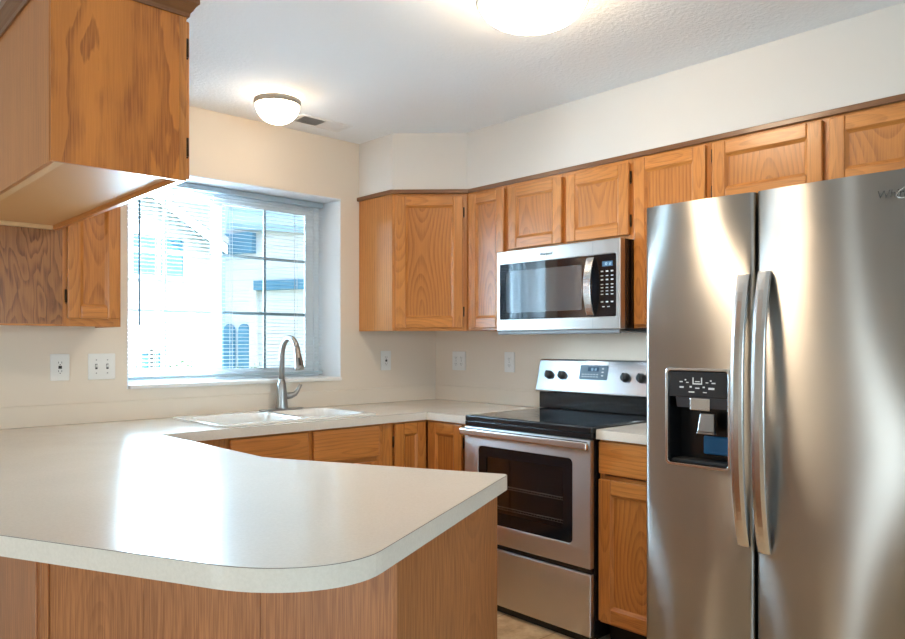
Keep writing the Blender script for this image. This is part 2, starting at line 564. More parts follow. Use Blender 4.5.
# kitchen window: white vinyl slider
win = thing('window_1', 'white vinyl sliding kitchen window with grid bars in a deep recess', 'window', (0, 0, 0))
del win['label'], win['category']
struct(win)
x0, x1, z0, z1 = WX0 + 0.007, WX1 - 0.007, WZ0 + 0.002, WZ1 - 0.007
f = MB()
fy0, fy1 = 0.222, 0.288
f.box(x0, fy0, z0, x0 + 0.035, fy1, z1); f.box(x1 - 0.035, fy0, z0, x1, fy1, z1)
f.box(x0 + .035, fy0, z0, x1 - .035, fy1, z0 + 0.032, g='x'); f.box(x0 + .035, fy0, z1 - 0.032, x1 - .035, fy1, z1, g='x')
f.build('window_frame', M['vinyl'], win, 0.003)
XM = -1.382
for (a, b, yy) in ((x0 + .036, XM + 0.028, 0.252), (XM - 0.028, x1 - .036, 0.228)):
    s = MB()
    za, zb_ = z0 + .033, z1 - .033
    s.box(a, yy, za, a + .05, yy + .022, zb_); s.box(b - .05, yy, za, b, yy + .022, zb_)
    s.box(a + .05, yy, za, b - .05, yy + .022, za + .04, g='x'); s.box(a + .05, yy, zb_ - .04, b - .05, yy + .022, zb_, g='x')
    so = s.build('sash', M['vinyl'], win, 0.002)
    g_ = MB()
    ga, gb, gza, gzb = a + .05, b - .05, za + .04, zb_ - .04
    MB().box(ga, yy + .009, gza, gb, yy + .012, gzb).build('pane', M['glass'], so)
    mu = MB()
    mx = (ga + gb) / 2 - (.030 if a < -1.6 else 0)
    mu.box(mx - .008, yy + .0125, gza, mx + .008, yy + .019, gzb)
    for k in (1, 2):
        zz = gza + (gzb - gza) * k / 3 + .016 * (k - .5)
        mu.box(ga, yy + .0125, zz - .008, mx - .008, yy + .019, zz + .008, g='x')
        mu.box(mx + .008, yy + .0125, zz - .008, gb, yy + .019, zz + .008, g='x')
    mu.build('grid_bars', M['headrail'], so)
# window blind: open mini blind hanging in the recess
bl = thing('window_blind', 'white horizontal mini blind with open slats hanging in the kitchen window', 'blind', (-1.34, 0.165, 2.10))
bw = 0.575
B(-bw, -.018, -.026, bw, .018, 0.002 + .0005, g='x').build('headrail', M['headrail'], bl, 0.003)
s = MB()
nsl = 47
for k in range(nsl):
    z = -.052 - k * 0.0200
    a = R(5)
    c, sn = math.cos(a) * .0125, math.sin(a) * .0125
    s.hexa([(-bw, -c, z - sn - .0006), (bw, -c, z - sn - .0006), (bw, c, z + sn - .0006), (-bw, c, z + sn - .0006)],
           [(-bw, -c, z - sn + .0002), (bw, -c, z - sn + .0002), (bw, c, z + sn + .0002), (-bw, c, z + sn + .0002)], 'x')
s.build('slats', M['slat'], bl)
B(-bw, -.013, -.052 - nsl * .02 - .014, bw, .013, -.052 - nsl * .02 + .002, g='x').build('bottom_rail', M['headrail'], bl, 0.003)
for xx in (-.40, 0.0, .40):
    l_ = MB()
    l_.box(xx - .0012, -.0145, -.99, xx + .0012, -.0130, -.034); l_.box(xx - .0012, .0130, -.99, xx + .0012, .0145, -.034)
    l_.build('ladder_cord', M['slat'], bl)
MB().tube([(-.493, -.024, -.03), (-.495, -.026, -.30), (-.495, -.026, -.74)], .0055, 8).build('tilt_wand', M['wand'], bl)
# unseen glazed door and window, added behind the camera to let light in
pd = thing('added_door_1', '', '', (XL - 0.1, -2.02, 0)); del pd['label'], pd['category']; struct(pd)
f = MB()
f.box(-.04, -.399, .001, .04, -.32, 2.079); f.box(-.04, .32, .001, .04, .399, 2.079)
f.box(-.04, -.32, .001, .04, .32, .09); f.box(-.04, -.32, 2.0, .04, .32, 2.079)
f.build('door_frame', M['vinyl'], pd)
B(-.004, -.32, .09, .004, .32, 2.0).build('pane', M['glass'], pd)
dw = thing('added_window_2', '', '', (-3.0, YB - .1, 0)); del dw['label'], dw['category']; struct(dw)
f = MB()
for a in (-1.2, -.03, 1.14):
    f.box(a, -.04, .7, a + .06, .04, 2.0)
for (a, b) in ((-1.14, -.03), (.03, 1.14)):
    f.box(a, -.04, .7, b, .04, .76); f.box(a, -.04, 1.94, b, .04, 2.0)
    B(a, -.004, .76, b, .004, 1.94).build('pane', M['glass'], dw)
f.build('window_frame', M['vinyl'], dw)

# ================================================================ CABINET PARTS
def hinge_part(parent, x, z, y, side):
    m = MB()
    m.tube([(x, y - .006, z - .026), (x, y - .006, z + .026)], .0045, 8)
    m.box(x, y - .003, z - .022, x + side * .012, y - .0005, z + .022)
    m.tube([(x, y - .006, z - .031), (x, y - .006, z - .027)], .003, 8)
    m.build('hinge', M['hinge'], parent)
def make_door(parent, x0, x1, z0, z1, yb, hinge=None, t=.019, w=.056, name='door', loc=None, rotz=0.0, panel='oak_panel'):
    """frame and flat panel door; local front is -Y, back plane at yb; hinge -1 left, 1 right"""
    m = MB()
    yf = yb - t
    m.box(x0, yf, z0, x0 + w, yb, z1, 'z'); m.box(x1 - w, yf, z0, x1, yb, z1, 'z')
    m.box(x0 + w, yf, z0, x1 - w, yb, z0 + w, 'x'); m.box(x0 + w, yf, z1 - w, x1 - w, yb, z1, 'x')
    d = m.build(name, M['oak'], parent, 0.0045, 3, loc, rotz)
    a0, a1, b0, b1 = x0 + w, x1 - w, z0 + w, z1 - w
    e, yo, yi = .011, yf + .003, yf + .0115
    p = MB()
    p.box(a0, yi, b0, a1, yb - .001, b1, 'z', jit=.05)
    p.build('panel', M[panel], d)
    q = MB()     # sloped sticking around the panel
    def strip(o0, o1, i1, i0, g):
        vs = [q.bm.verts.new(c) for c in (o0, o1, i1, i0)]
        vb = [q.bm.verts.new((c[0], yb - .002, c[2])) for c in (o0, o1)]
        q.faces_uv([q.bm.faces.new(vs)], g)
    O = [(a0, yo, b0), (a1, yo, b0), (a1, yo, b1), (a0, yo, b1)]
    I = [(a0 + e, yi - .0004, b0 + e), (a1 - e, yi - .0004, b0 + e), (a1 - e, yi - .0004, b1 - e), (a0 + e, yi - .0004, b1 - e)]
    for k, g in enumerate('xzxz'):
        strip(O[k], O[(k + 1) % 4], I[(k + 1) % 4], I[k], g)
    bmesh.ops.delete(q.bm, geom=[v for v in q.bm.verts if not v.link_faces], context='VERTS')
    q.build('panel_molding', M['oak'], d)
    if hinge:
        hx = x0 - .004 if hinge < 0 else x1 + .004
        hh = min(.09, (z1 - z0) * .2)
        for zz in (z0 + hh, z1 - hh):
            hinge_part(d, hx, zz, yb, -hinge)
    return d
def drawer_front(parent, x0, x1, z0, z1, yb, t=.019, name='drawer'):
    m = MB()
    m.box(x0, yb - t, z0, x1, yb, z1, 'x', jit=.05)
    return m.build(name, M['oak'], parent, 0.007, 3)
def face_frame(parent, x0, x1, z0, z1, yf, stiles, rails, t=.019, w=.04):
    """stiles: list of (xa, xb); rails: list of (za, zb) running between the outer stiles"""
    m = MB()
    for a, b in stiles: m.box(a, yf, z0, b, yf + t, z1, 'z')
    ss = sorted(stiles)
    for za, zb in rails:
        for (a, b), (c, d) in zip(ss, ss[1:]):
            m.box(b, yf, za, c, yf + t, zb, 'x')
    return m.build('face_frame', M['oak'], parent, 0.0008, 1)

RW = -math.pi / 2      # things on the range wall: local x = -world y, local front (-y) = world -x
UZ0, UZ1 = 1.344, 2.127
UF = -.316
def carcass(parent, x0, x1, z0, z1, d, mat='oak_panel', name='case'):
    m = MB()
    t = .016
    yf = d + .0195
    m.box(x0, yf, z0, x0 + t, -.0015, z1, 'z'); m.box(x1 - t, yf, z0, x1, -.0015, z1, 'z')
    m.box(x0 + t, yf, z0 + .012, x1 - t, -.0015, z0 + .024, 'x'); m.box(x0 + t, yf, z1 - t, x1 - t, -.0015, z1, 'x')
    m.box(x0 + t, -.008, z0 + .024, x1 - t, -.0015, z1 - t, 'z')
    return m.build(name, M[mat], parent)

# --- corner wall cabinet with a diagonal door
cc = thing('corner_wall_cabinet', 'tall diagonal corner upper cabinet of honey oak between window wall and range wall', 'cabinet', (0, 0, 0))
e_ = .0015
MB().prism([(-e_, -e_), (-.598, -e_), (-.598, -.304), (-.302, -.600), (-.302, -.612), (-e_, -.612)], UZ0 + .012, UZ1 - .001).build('case', M['oak'], cc)
m = MB(); m.box(-.6125, -.3165, UZ0, -.5985, -e_, UZ1, 'z', jit=.02)
m.build('end_panel', M['oak_panel'], cc, .001, 1)
dl = .296 * math.sqrt(2)
# diagonal face frame and door live in a frame turned 45 degrees, origin at the left end of the diagonal
dfl = MB()
dfl.box(0.0, .0005, UZ0, .030, .019, UZ1); dfl.box(dl - .030, .0005, UZ0, dl, .019, UZ1)
dfl.box(.030, .0005, UZ0, dl - .030, .019, UZ0 + .035, 'x'); dfl.box(.030, .0005, UZ1 - .035, dl - .030, .019, UZ1, 'x')
o = dfl.build('face_frame', M['oak'], cc, .001, 1, (-.612, -.316, 0), -math.pi / 4)
make_door(cc, .020, dl - .022, UZ0 + .018, UZ1 - .030, 0, hinge=1, loc=(-.612, -.316, 0), rotz=-math.pi / 4)

# --- wall cabinets along the range wall
def upper(name, label, x0, x1, z0, doors, z1=UZ1, stiles=None):
    t = thing(name, label, 'cabinet', (0, 0, 0), RW)
    carcass(t, x0, x1, z0, z1, UF)
    st = stiles or [(x0, x0 + .03), (x1 - .03, x1)]
    face_frame(t, x0, x1, z0, z1, UF, st, [(z0, z0 + .03), (z1 - .04, z1)])
    for (a, b, za, zb, h) in doors:
        make_door(t, a, b, za, zb, UF - .0005, h)
    return t
upper('wall_cabinet', 'narrow single door honey oak upper cabinet between the diagonal corner cabinet and microwave', .6135, .9205, UZ0,
      [(.640, .906, UZ0 + .014, UZ1 - .030, None)])
upper('wall_cabinet', 'short two door honey oak upper cabinet directly above the microwave', .9215, 1.6905, 1.746,
      [(.938, 1.291, 1.766, UZ1 - .034, None), (1.319, 1.674, 1.766, UZ1 - .034, 1)],
      stiles=[(.9215, .950), (1.280, 1.330), (1.660, 1.6905)])
upper('wall_cabinet', 'tall single door honey oak upper cabinet between the microwave and the refrigerator', 1.6915, 2.0600, UZ0,
      [(1.701, 2.044, UZ0 + .014, UZ1 - .026, None)])
upper('wall_cabinet', 'two door honey oak upper cabinet over the refrigerator', 2.0610, 3.0, 1.835,
      [(2.074, 2.506, 1.850, UZ1 - .026, -1), (2.529, 2.965, 1.850, UZ1 - .026, None)],
      stiles=[(2.0610, 2.09), (2.49, 2.545), (2.95, 3.0)])
# dark strip of moulding where the cabinets meet the soffit
mo = MB()
pts_o = [(-.640, -.0015), (-.640, -.3225), (-.3225, -.640), (-.3225, -3.0), (-.3035, -3.0), (-.3035, -.630), (-.622, -.3115), (-.6125, -.3115), (-.6125, -.0015)]
def offset_trim(o_):
    s_ = o_ * (math.sqrt(2) - 1)
    return [(-.6125 - o_, -.0015), (-.6125 - o_, -.316 - s_), (-.316 - s_, -.6125 - o_), (-.316 - o_, -3.0)]
inner = [(-.6125, -.0015), (-.6125, -.3160), (-.3160, -.6125), (-.3160, -3.0)]
out = offset_trim(.018)
mo.prism(out[::-1] + inner, UZ1 - .016, ZT - .0005, 'x')
struct(mo.build('trim_3', M['oak_trim'], None, .003))

# --- cabinet on the window wall at the left, under/behind the hanging one
lc = thing('wall_cabinet', 'honey oak upper cabinet left of the window, small door beside a coarse grained filler', 'cabinet', (0, 0, 0))
m = MB()
m.box(-2.655, -.296, UZ0 + .014, -2.0900, -.0015, 2.160)
m.build('case', M['oak'], lc)
m = MB()
m.box(-2.306, UF, UZ0, -2.280, -.2965, 2.160, 'z'); m.box(-2.108, UF, UZ0, -2.0850, -.2965, 2.160, 'z')
m.box(-2.280, UF, UZ0, -2.108, -.2965, UZ0 + .04, 'x')
m.box(-2.655, UF, UZ0, -2.306, -.2965, UZ0 + .008, 'x')
m.build('face_frame', M['oak'], lc, .0008, 1)
B(-2.655, UF, UZ0 + .0085, -2.3065, -.2965, 2.160, g='z').build('filler_panel', M['oak_coarse'], lc)
B(-2.0848, -.314, UZ0, -2.080, -.0015, 2.160).build('end_panel', M['oak_panel'], lc)
make_door(lc, -2.291, -2.087, UZ0 + .032, 2.06, UF - .0005, hinge=-1, w=.05)

# --- hanging cabinet over the peninsula
hx0, hx1, hy0, hy1, hz0, hz1 = -2.670, -2.326, -1.548, -.3175, 1.727, 2.196
hc = thing('hanging_cabinet', 'honey oak cabinet hanging over the peninsula, large flat end panel facing the camera', 'cabinet', (0, 0, 0))
def HB(a0, b0, c0, a1, b1, c1, g, name, mat='oak', bev=.001):
    return B(a0, b0, c0, a1, b1, c1, g=g).build(name, M[mat], hc, bev, 1)
HB(hx0 + .012, hy0 + .013, hz0 + .016, hx1 - .02, hy1, hz0 + .024, 'y', 'bottom_panel', 'oak_inner', 0)
m = MB(); m.box(hx0 + .001, hy0, hz0, hx1 - .0195, hy0 + .0125, hz1, 'z', jit=.01)
m.build('end_panel', M['oak_end'], hc, .001, 1)
m = MB()
m.box(hx0, hy0 + .0128, hz0, hx0 + .0115, hy1, hz1, 'z')
m.build('back_panel', M['oak'], hc)
m = MB()
m.box(hx0 + .012, hy1 - .02, hz0, hx1 - .02, hy1, hz0 + .0158, 'x'); m.box(hx0 + .012, hy0 + .013, hz0 + .001, hx0 + .036, hy1 - .0205, hz0 + .0158, 'y')
m.build('bottom_rail', M['oak_raw'], hc, .001, 1)
m = MB()
m.box(hx1 - .0195, hy0 + .0, hz0, hx1, hy0 + .04, hz1, 'z'); m.box(hx1 - .0195, hy1 - .04, hz0, hx1, hy1, hz1, 'z')
m.box(hx1 - .0195, hy0 + .04, hz0, hx1, hy1 - .04, hz0 + .04, 'y'); m.box(hx1 - .0195, hy0 + .04, hz1 - .04, hx1, hy1 - .04, hz1, 'y')
m.box(hx1 - .0195, -.98, hz0 + .04, hx1, -.93, hz1 - .04, 'z')
m.build('face_frame', M['oak'], hc, .001, 1)
B(hx0 + .012, hy0 + .013, hz1 - .015, hx1 - .02, hy1, hz1 - .001).build('top_panel', M['oak'], hc)
for (a, b, h) in ((.945, 1.525, 1), (.345, .925, -1)):
    # doors on the kitchen side: local frame turned to face +x
    dd = make_door(hc, 0, b - a, hz0 + .012, hz1 - .012, 0, hinge=None, loc=(hx1 + .0005, -b, 0), rotz=math.pi / 2)
    hxx = -.004 if h > 0 else (b - a) + .004
    for zz in (hz0 + .10, hz1 - .09):
        hinge_part(dd, hxx, zz, -.004, 1 if h > 0 else -1)
# crown moulding lofted round three sides
prof = [(0.0005, 2.1835), (.006, 2.1835), (.008, 2.194), (.013, 2.200), (.021, 2.214), (.024, 2.217), (.027, 2.219), (.027, 2.242), (0.0005, 2.242)]
m = MB()
rows = []
for o_, z in prof:
    rows.append([m.bm.verts.new(c) for c in ((hx0 - o_, hy1, z), (hx0 - o_, hy0 - o_, z), (hx1 + o_, hy0 - o_, z), (hx1 + o_, hy1, z))])
fs = []
for a, b in zip(rows, rows[1:]):
    for k in range(3):
        fs.append(m.bm.faces.new((a[k], a[k + 1], b[k + 1], b[k])))
bmesh.ops.recalc_face_normals(m.bm, faces=fs)
for k, g in enumerate('yxy'):
    m.faces_uv(fs[k::3], g)
m.build('crown_moulding', M['oak_trim'], hc)
B(hx0, hy0, 2.1962, hx1, hy1, 2.2418).build('crown_backing', M['oak_trim'], hc)

# ================================================================ BASE CABINETS
CT = .914          # worktop surface
CU = .8735          # underside
BF = -.610
def base_box(t, x0, x1, name='case', d=BF, z1=CU - .001):
    m = MB()
    m.box(x0, d + .0195, .10, x1, -.004, z1, 'z')
    m.build(name, M['oak_base'], t)
    B(x0, d + .075, .001, x1, d + .09, .0995).build('toe_kick', M['blackmatte'], t)
# sink base on the window wall
sb = thing('base_cabinet', 'honey oak sink base cabinet with two false drawer fronts below the sink', 'cabinet')
m = MB()       # open topped so that the bowls hang inside
m.box(-2.045, BF + .0195, .10, -2.029, -.004, CU - .001); m.box(-.926, BF + .0195, .10, -.910, -.004, CU - .001)
m.box(-2.029, BF + .0195, .10, -.926, -.004, .118, 'x'); m.box(-2.029, -.012, .118, -.926, -.004, CU - .001)
m.build('case', M['oak_base'], sb)
B(-2.045, BF + .075, .001, -.91, BF + .09, .0995).build('toe_kick', M['blackmatte'], sb)
face_frame(sb, -2.045, -.910, .10, CU - .001, BF, [(-2.045, -1.725), (-1.365, -1.312), (-.955, -.910)], [(.10, .13), (.68, .715), (.855, CU - .001)])
drawer_front(sb, -1.737, -1.352, .712, .866, BF - .0005)
drawer_front(sb, -1.325, -.942, .712, .866, BF - .0005)
make_door(sb, -1.737, -1.352, .115, .690, BF - .0005, None)
make_door(sb, -1.325, -.942, .115, .690, BF - .0005, None)
# L shaped corner base with two doors meeting in the inner corner
cb = thing('corner_base_cabinet', 'honey oak corner base cabinet with two doors meeting between sink and range', 'cabinet')
MB().prism([(-.004, -.004), (-.909, -.004), (-.909, -.5905), (-.5905, -.5905), (-.5905, -.944), (-.004, -.944)], .10, CU - .001).build('case', M['oak_base'], cb)
m = MB()
m.box(-.909, BF, .10, -.845, BF + .019, CU - .001, 'z'); m.box(-.845, BF, .855, -.610, BF + .019, CU - .001, 'x'); m.box(-.845, BF, .10, -.610, BF + .019, .125, 'x')
m.box(BF, -.944, .10, BF + .019, -.893, CU - .001, 'z'); m.box(BF, -.893, .855, BF + .019, -.5915, CU - .001, 'y'); m.box(BF, -.893, .10, BF + .019, -.5915, .125, 'y')
m.build('face_frame', M['oak'], cb, .0008, 1)
m = MB(); m.box(-.909, BF + .075, .001, -.535, BF + .09, .0995); m.box(BF + .075, -.944, .001, BF + .09, -.5355, .0995)
m.build('toe_kick', M['blackmatte'], cb)
make_door(cb, -.842, -.634, .115, .864, BF - .0005, hinge=-1, w=.06)
make_door(cb, .634, .890, .115, .864, BF - .0005, hinge=1, w=.06, loc=(0, 0, 0), rotz=RW)
# right of the range
rb = thing('base_cabinet', 'honey oak base cabinet with one drawer over one door beside the refrigerator', 'cabinet', (0, 0, 0), RW)
base_box(rb, 1.7165, 2.046)
face_frame(rb, 1.7165, 2.046, .10, CU - .001, BF, [(1.7165, 1.74), (2.01, 2.046)], [(.10, .13), (.68, .72), (.855, CU - .001)])
drawer_front(rb, 1.7195, 2.030, .728, .866, BF - .0005)
make_door(rb, 1.7195, 2.030, .112, .706, BF - .0005, None, w=.06)

# peninsula base
pb = thing('peninsula_base', 'oak veneered peninsula base cabinet under the long rounded worktop', 'cabinet')
C0 = Vector((-2.293, -2.438)); E0 = Vector((-1.690, -2.137)); B0 = Vector((-2.694, -1.571)); IB = Vector((-2.062, -1.43))
body = [(-2.047, -.004), (-2.715, -.004), (-2.684, -1.568), (-2.282, -2.420), (-1.712, -2.136), (-2.047, -1.414)]
MB().prism(body, .001, CU - .001).build('case', M['oak_base'], pb)
def flat_panel(name, a, b, t=.012, z0=.001, z1=CU - .001, mat='oak_base', splits=1, out=.0):
    """vertical board from a to b with its face on the line a-b; thickness goes to the left of a->b"""
    a = Vector(a); b = Vector(b)
    L = (b - a).length
    ang = math.atan2((b - a).y, (b - a).x)
    m = MB()
    for k in range(splits):
        m.box(L * k / splits + (.0004 if k else 0), -out, z0, L * (k + 1) / splits - (.0004 if k < splits - 1 else 0), t, z1, 'z', jit=.12)
    return m.build(name, M[mat], pb, .0012, 1, (a.x, a.y, 0), ang)
flat_panel('end_panel', C0, E0, mat='oak_base')
flat_panel('front_panel', B0, C0, splits=3)
flat_panel('front_panel', (-2.728, -.01), (-2.697, -1.575), splits=3)
flat_panel('stile', B0 + (C0 - B0).normalized() * .004, B0 + (C0 - B0).normalized() * .026, t=-.0002, out=.006)
flat_panel('stile', (-2.6955, -1.515), (-2.6965, -1.548), t=-.0002, out=.007)

# ================================================================ WORKTOPS
def arc3(p0, p1, c, n=10):
    pts = []
    for k in range(n + 1):
        t = k / n
        pts.append(tuple((1 - t) ** 2 * Vector(p0) + 2 * t * (1 - t) * Vector(c) + t * t * Vector(p1)))
    return pts
# outline, counter clockwise seen from above
corner = Vector((-2.648, -2.640))
front_dir = (Vector((-2.608, -2.486)) - Vector((-2.86, -1.945))).normalized()
end_dir = (Vector((-2.40, -2.527)) - Vector((-1.690, -2.178))).normalized()
P_end = Vector((-1.690, -2.178))
P_fr = Vector((-2.863, -1.947))
# corner where front edge and end edge would meet
def isect(p, d, q, e):
    den = d.x * e.y - d.y * e.x
    t = ((q.x - p.x) * e.y - (q.y - p.y) * e.x) / den
    return p + d * t
CR = isect(P_fr, front_dir, P_end, end_dir)
rr_ = .225
s0 = CR - front_dir * rr_
s1 = CR - end_dir * .175
def true_arc(s0, s1, c, n=14):
    # circular fillet approximated with a conic
    w = .74
    pts = []
    for k in range(n + 1):
        t = k / n
        b0, b1, b2 = (1 - t) ** 2, 2 * w * t * (1 - t), t * t
        pts.append(tuple((s0 * b0 + c * b1 + s1 * b2) / (b0 + b1 + b2)))
    return pts
bend_out = isect(P_fr, front_dir, Vector((-2.985, 0)), Vector((0.0, -1)))
poly = [(-.0015, -.0015), (-2.985, -.0015)]
poly += arc3(bend_out + Vector((0, .12)), bend_out + front_dir * .12, bend_out, 6)
poly += true_arc(s0, s1, CR)
tip = P_end
poly += arc3(tip + end_dir * .014, Vector((-1.694, -2.164)), tip, 4)
poly += [tuple(v) for v in (Vector((-2.010, -1.487)), Vector((-2.028, -1.430)))]
poly += [(-2.035, -.640), (-.640, -.640), (-.640, -.9465), (-.0015, -.9465)]
SX0, SX1, SY0, SY1 = -1.768, -.925, -.598, -.072      # sink rim
hole = rrect(SX0 + .03, SY0 + .03, SX1 - .03, SY1 - .03, .05, 4)
ct = thing('worktop', 'long off white laminate worktop with rounded peninsula end running under the window', 'worktop', (0, 0, 0))
MB().prism(poly, CU, CT - .0016, 'x', holes=(hole,)).build('top', M['laminate'], ct)
def inset(pts, d):
    n = len(pts); outp = []
    for i in range(n):
        a, b, c = Vector(pts[i - 1]), Vector(pts[i]), Vector(pts[(i + 1) % n])
        n1 = Vector((-(b - a).y, (b - a).x)).normalized(); n2 = Vector((-(c - b).y, (c - b).x)).normalized()
        v = (n1 + n2)
        v = v / max(.3, v.length_squared) * 2
        outp.append(tuple(b + v * d))
    return outp
# thin brown core line of the self edge, then the surface sheet
MB().prism(inset(poly, .0004), CT - .0016, CT - .0007, 'x', holes=(hole,)).build('edge_seam', M['seam'], ct)
MB().prism(inset(poly, .0012), CT - .0007, CT, 'x', holes=(hole,)).build('surface', M['laminate'], ct)
bs = MB()
bs.box(-2.985, -.0125, CT + .0002, -.0130, -.0015, CT + .092, 'x'); bs.box(-.0125, -.938, CT + .0002, -.0015, -.0015, CT + .092, 'y')
bs.build('backsplash', M['wall'], ct, .003)
# short worktop right of the range
rt = thing('worktop', 'short off white laminate worktop between the range and the refrigerator', 'worktop', (0, 0, 0), RW)
B(1.7165, -.640, CU, 2.048, -.0015, CT - .0016, g='x').build('top', M['laminate'], rt)
B(1.7169, -.6396, CT - .0016, 2.0476, -.0015, CT - .0007, g='x').build('edge_seam', M['seam'], rt)
B(1.7177, -.6388, CT - .0007, 2.0468, -.0015, CT, g='x').build('surface', M['laminate'], rt)
B(1.7200, -.0125, CT + .0002, 2.048, -.0015, CT + .092, g='x').build('backsplash', M['wall'], rt)

# ================================================================ SINK AND TAP
sk = thing('kitchen_sink', 'white drop in double bowl sink under the window', 'sink', ((SX0 + SX1) / 2, (SY0 + SY1) / 2, CT))
hw, hd = (SX1 - SX0) / 2, (SY1 - SY0) / 2
def bowl(xa, xb, ya, yb, depth):
    loops = []
    for ins, z, r in ((0, .010, .06), (.006, .004, .06), (.014, -.02, .06), (.03, -depth + .03, .055), (.055, -depth, .045)):
        loops.append([(p[0], p[1], z) for p in rrect(xa + ins, ya + ins, xb - ins, yb - ins, r, 5)])
    return loops
m = MB()
dvx = .035         # divider centre, local
bA = (-hw + .04, dvx - .014, -hd + .035, hd - .085)
bB = (dvx + .014, hw - .04, -hd + .035, hd - .085)
rim = rrect(-hw, -hd, hw, hd, .035, 5)
hA = rrect(bA[0], bA[2], bA[1], bA[3], .06, 5); hB_ = rrect(bB[0], bB[2], bB[1], bB[3], .06, 5)
m.prism(rim, .0006, .010, 'x', holes=(hA, hB_))
m.build('rim', M['sink'], sk, .004, 2)
for bb in (bA, bB):
    q = MB()
    lp = bowl(*bb, .19)
    rows = [[q.bm.verts.new(c) for c in l] for l in lp]
    fs = []
    for a, b in zip(rows, rows[1:]):
        for k in range(len(a)):
            f_ = q.bm.faces.new((a[k], a[(k + 1) % len(a)], b[(k + 1) % len(a)], b[k])); f_.smooth = True; fs.append(f_)
    fs.append(q.bm.faces.new(rows[-1]))
    bo = q.build('bowl', M['sink'], sk)
    MB().lathe([(.001, .0), (.04, .0), (.043, .004), (.02, .003)], ((bb[0] + bb[1]) / 2, (bb[2] + bb[3]) / 2, -.1895), 24).build('drain', M['nickel'], bo)
fx, fy, fz = -1.195, -.116, CT + .0102
fa = thing('faucet', 'brushed nickel gooseneck faucet with side lever at the back of the sink', 'faucet', (fx, fy, fz))
mb_ = MB(); mb_.prism(rrect(-.128, -.028, .128, .028, .026, 6), .0002, .007, 'x')
mb_.build('deck_plate', M['nickel'], fa, .002)
MB().lathe([(.033, .0072), (.033, .012), (.030, .05), (.027, .10), (.022, .140), (.016, .16)], (0, 0, 0), 28).build('body', M['nickel'], fa)
path = [(0, 0, .150), (0, 0, .28)]
d_ = Vector((.10, -.995)).normalized()
rc = .068
for k in range(1, 15):
    a = R(180 - 150 * k / 14)
    path.append((d_.x * (rc + rc * math.cos(a)), d_.y * (rc + rc * math.cos(a)), .28 + .098 * math.sin(a)))
MB().tube(path, [.0150] * len(path), 16).build('spout', M['nickel'], fa)
pe = Vector(path[-1]); pdn = Vector((d_.x * .22, d_.y * .22, -.975)).normalized()
MB().tube([pe - pdn * .004, pe + pdn * .012, pe + pdn * .05, pe + pdn * .105, pe + pdn * .118], [.0160, .0165, .019, .025, .024], 18).build('spray_head', M['nickel'], fa)
tb = MB()
tb.tube([pe + pdn * .055 + Vector((-.006, -.018, 0)), pe + pdn * .095 + Vector((-.006, -.021, 0))], [.006, .006], 8)
tb.build('spray_button', M['slot'], fa)
MB().tube([(.020, -.004, .072), (.050, -.012, .074), (.070, -.018, .082), (.086, -.022, .104), (.100, -.026, .132)], [.019, .017, .013, .010, .009], 14).build('lever', M['nickel'], fa)

# ================================================================ RANGE
rg = thing('electric_range', 'stainless steel electric range with black glass cooktop', 'range', (0, 0, 0), RW)
ra, rb_ = .9505, 1.7115
rc_ = (ra + rb_) / 2
FY = -.668
B(ra + .003, -.640, .025, rb_ - .003, -.020, .894).build('body', M['black'], rg, .002)
for (fx_, fy_) in ((ra + .05, -.58), (rb_ - .05, -.58), (ra + .05, -.08), (rb_ - .05, -.08)):
    MB().lathe([(.018, .001), (.018, .006), (.010, .008), (.010, .0245)], (fx_, fy_, 0), 14).build('foot', M['blackmatte'], rg)
ck = MB()
ck.prism(rrect(ra, -.665, rb_, -.018, .012, 4), .895, .9215)
cko = ck.build('cooktop', M['black'], rg, .004, 2)
MB().prism(rrect(ra + .012, -.650, rb_ - .012, -.098, .012, 4), .9217, .9235).build('glass_surface', M['blackglass'], cko, .001)
ringm = plain('grey_burner_ring', (0.05, 0.052, 0.055), 0.15)
for (bx_, by_, br_) in ((ra + .20, -.50, .105), (rb_ - .20, -.50, .085), (ra + .20, -.235, .08), (rb_ - .20, -.235, .105)):
    q = MB()
    n = 48
    va = [[q.bm.verts.new((bx_ + r_ * math.cos(2 * math.pi * k / n), by_ + r_ * math.sin(2 * math.pi * k / n), .92375)) for k in range(n)] for r_ in (br_, br_ + .003)]
    for k in range(n): q.bm.faces.new((va[0][k], va[0][(k + 1) % n], va[1][(k + 1) % n], va[1][k]))
    q.build('burner_ring', ringm, cko)
# backguard: black base and leaning steel control panel
bgb = B(ra - .012, -.080, .9240, rb_ - .006, -.016, 1.012).build('backguard_base', M['black'], rg, .003)
m = MB()
pz0, pz1 = 1.0, 1.190
def PY(z): return -.108 + (z - pz0) / (pz1 - pz0) * .045
m.hexa([(ra - .024, PY(pz0), pz0 + .014), (rb_ + .004, PY(pz0), pz0 + .014), (rb_ + .004, -.016, pz0 + .014), (ra - .024, -.016, pz0 + .014)],
       [(ra - .024, PY(pz1), pz1), (rb_ + .004, PY(pz1), pz1), (rb_ + .004, -.016, pz1), (ra - .024, -.016, pz1)], 'x')
cpn = m.build('control_panel', M['steel_bright'], rg, .010, 3)
lean = math.atan2(.045, pz1 - pz0)
def panel_pt(x, z, off=0.0):
    return (x, PY(z) - off * math.cos(lean), z + off * math.sin(lean) * 0)
def leaning(mb, x, z):
    """rotate a mesh built around the origin (front = -Y) to lie on the leaning panel"""
    mat = Matrix.Translation(panel_pt(x, z, .001)) @ Matrix.Rotation(-lean, 4, 'X')
    bmesh.ops.transform(mb.bm, matrix=mat, verts=mb.bm.verts)
    return mb
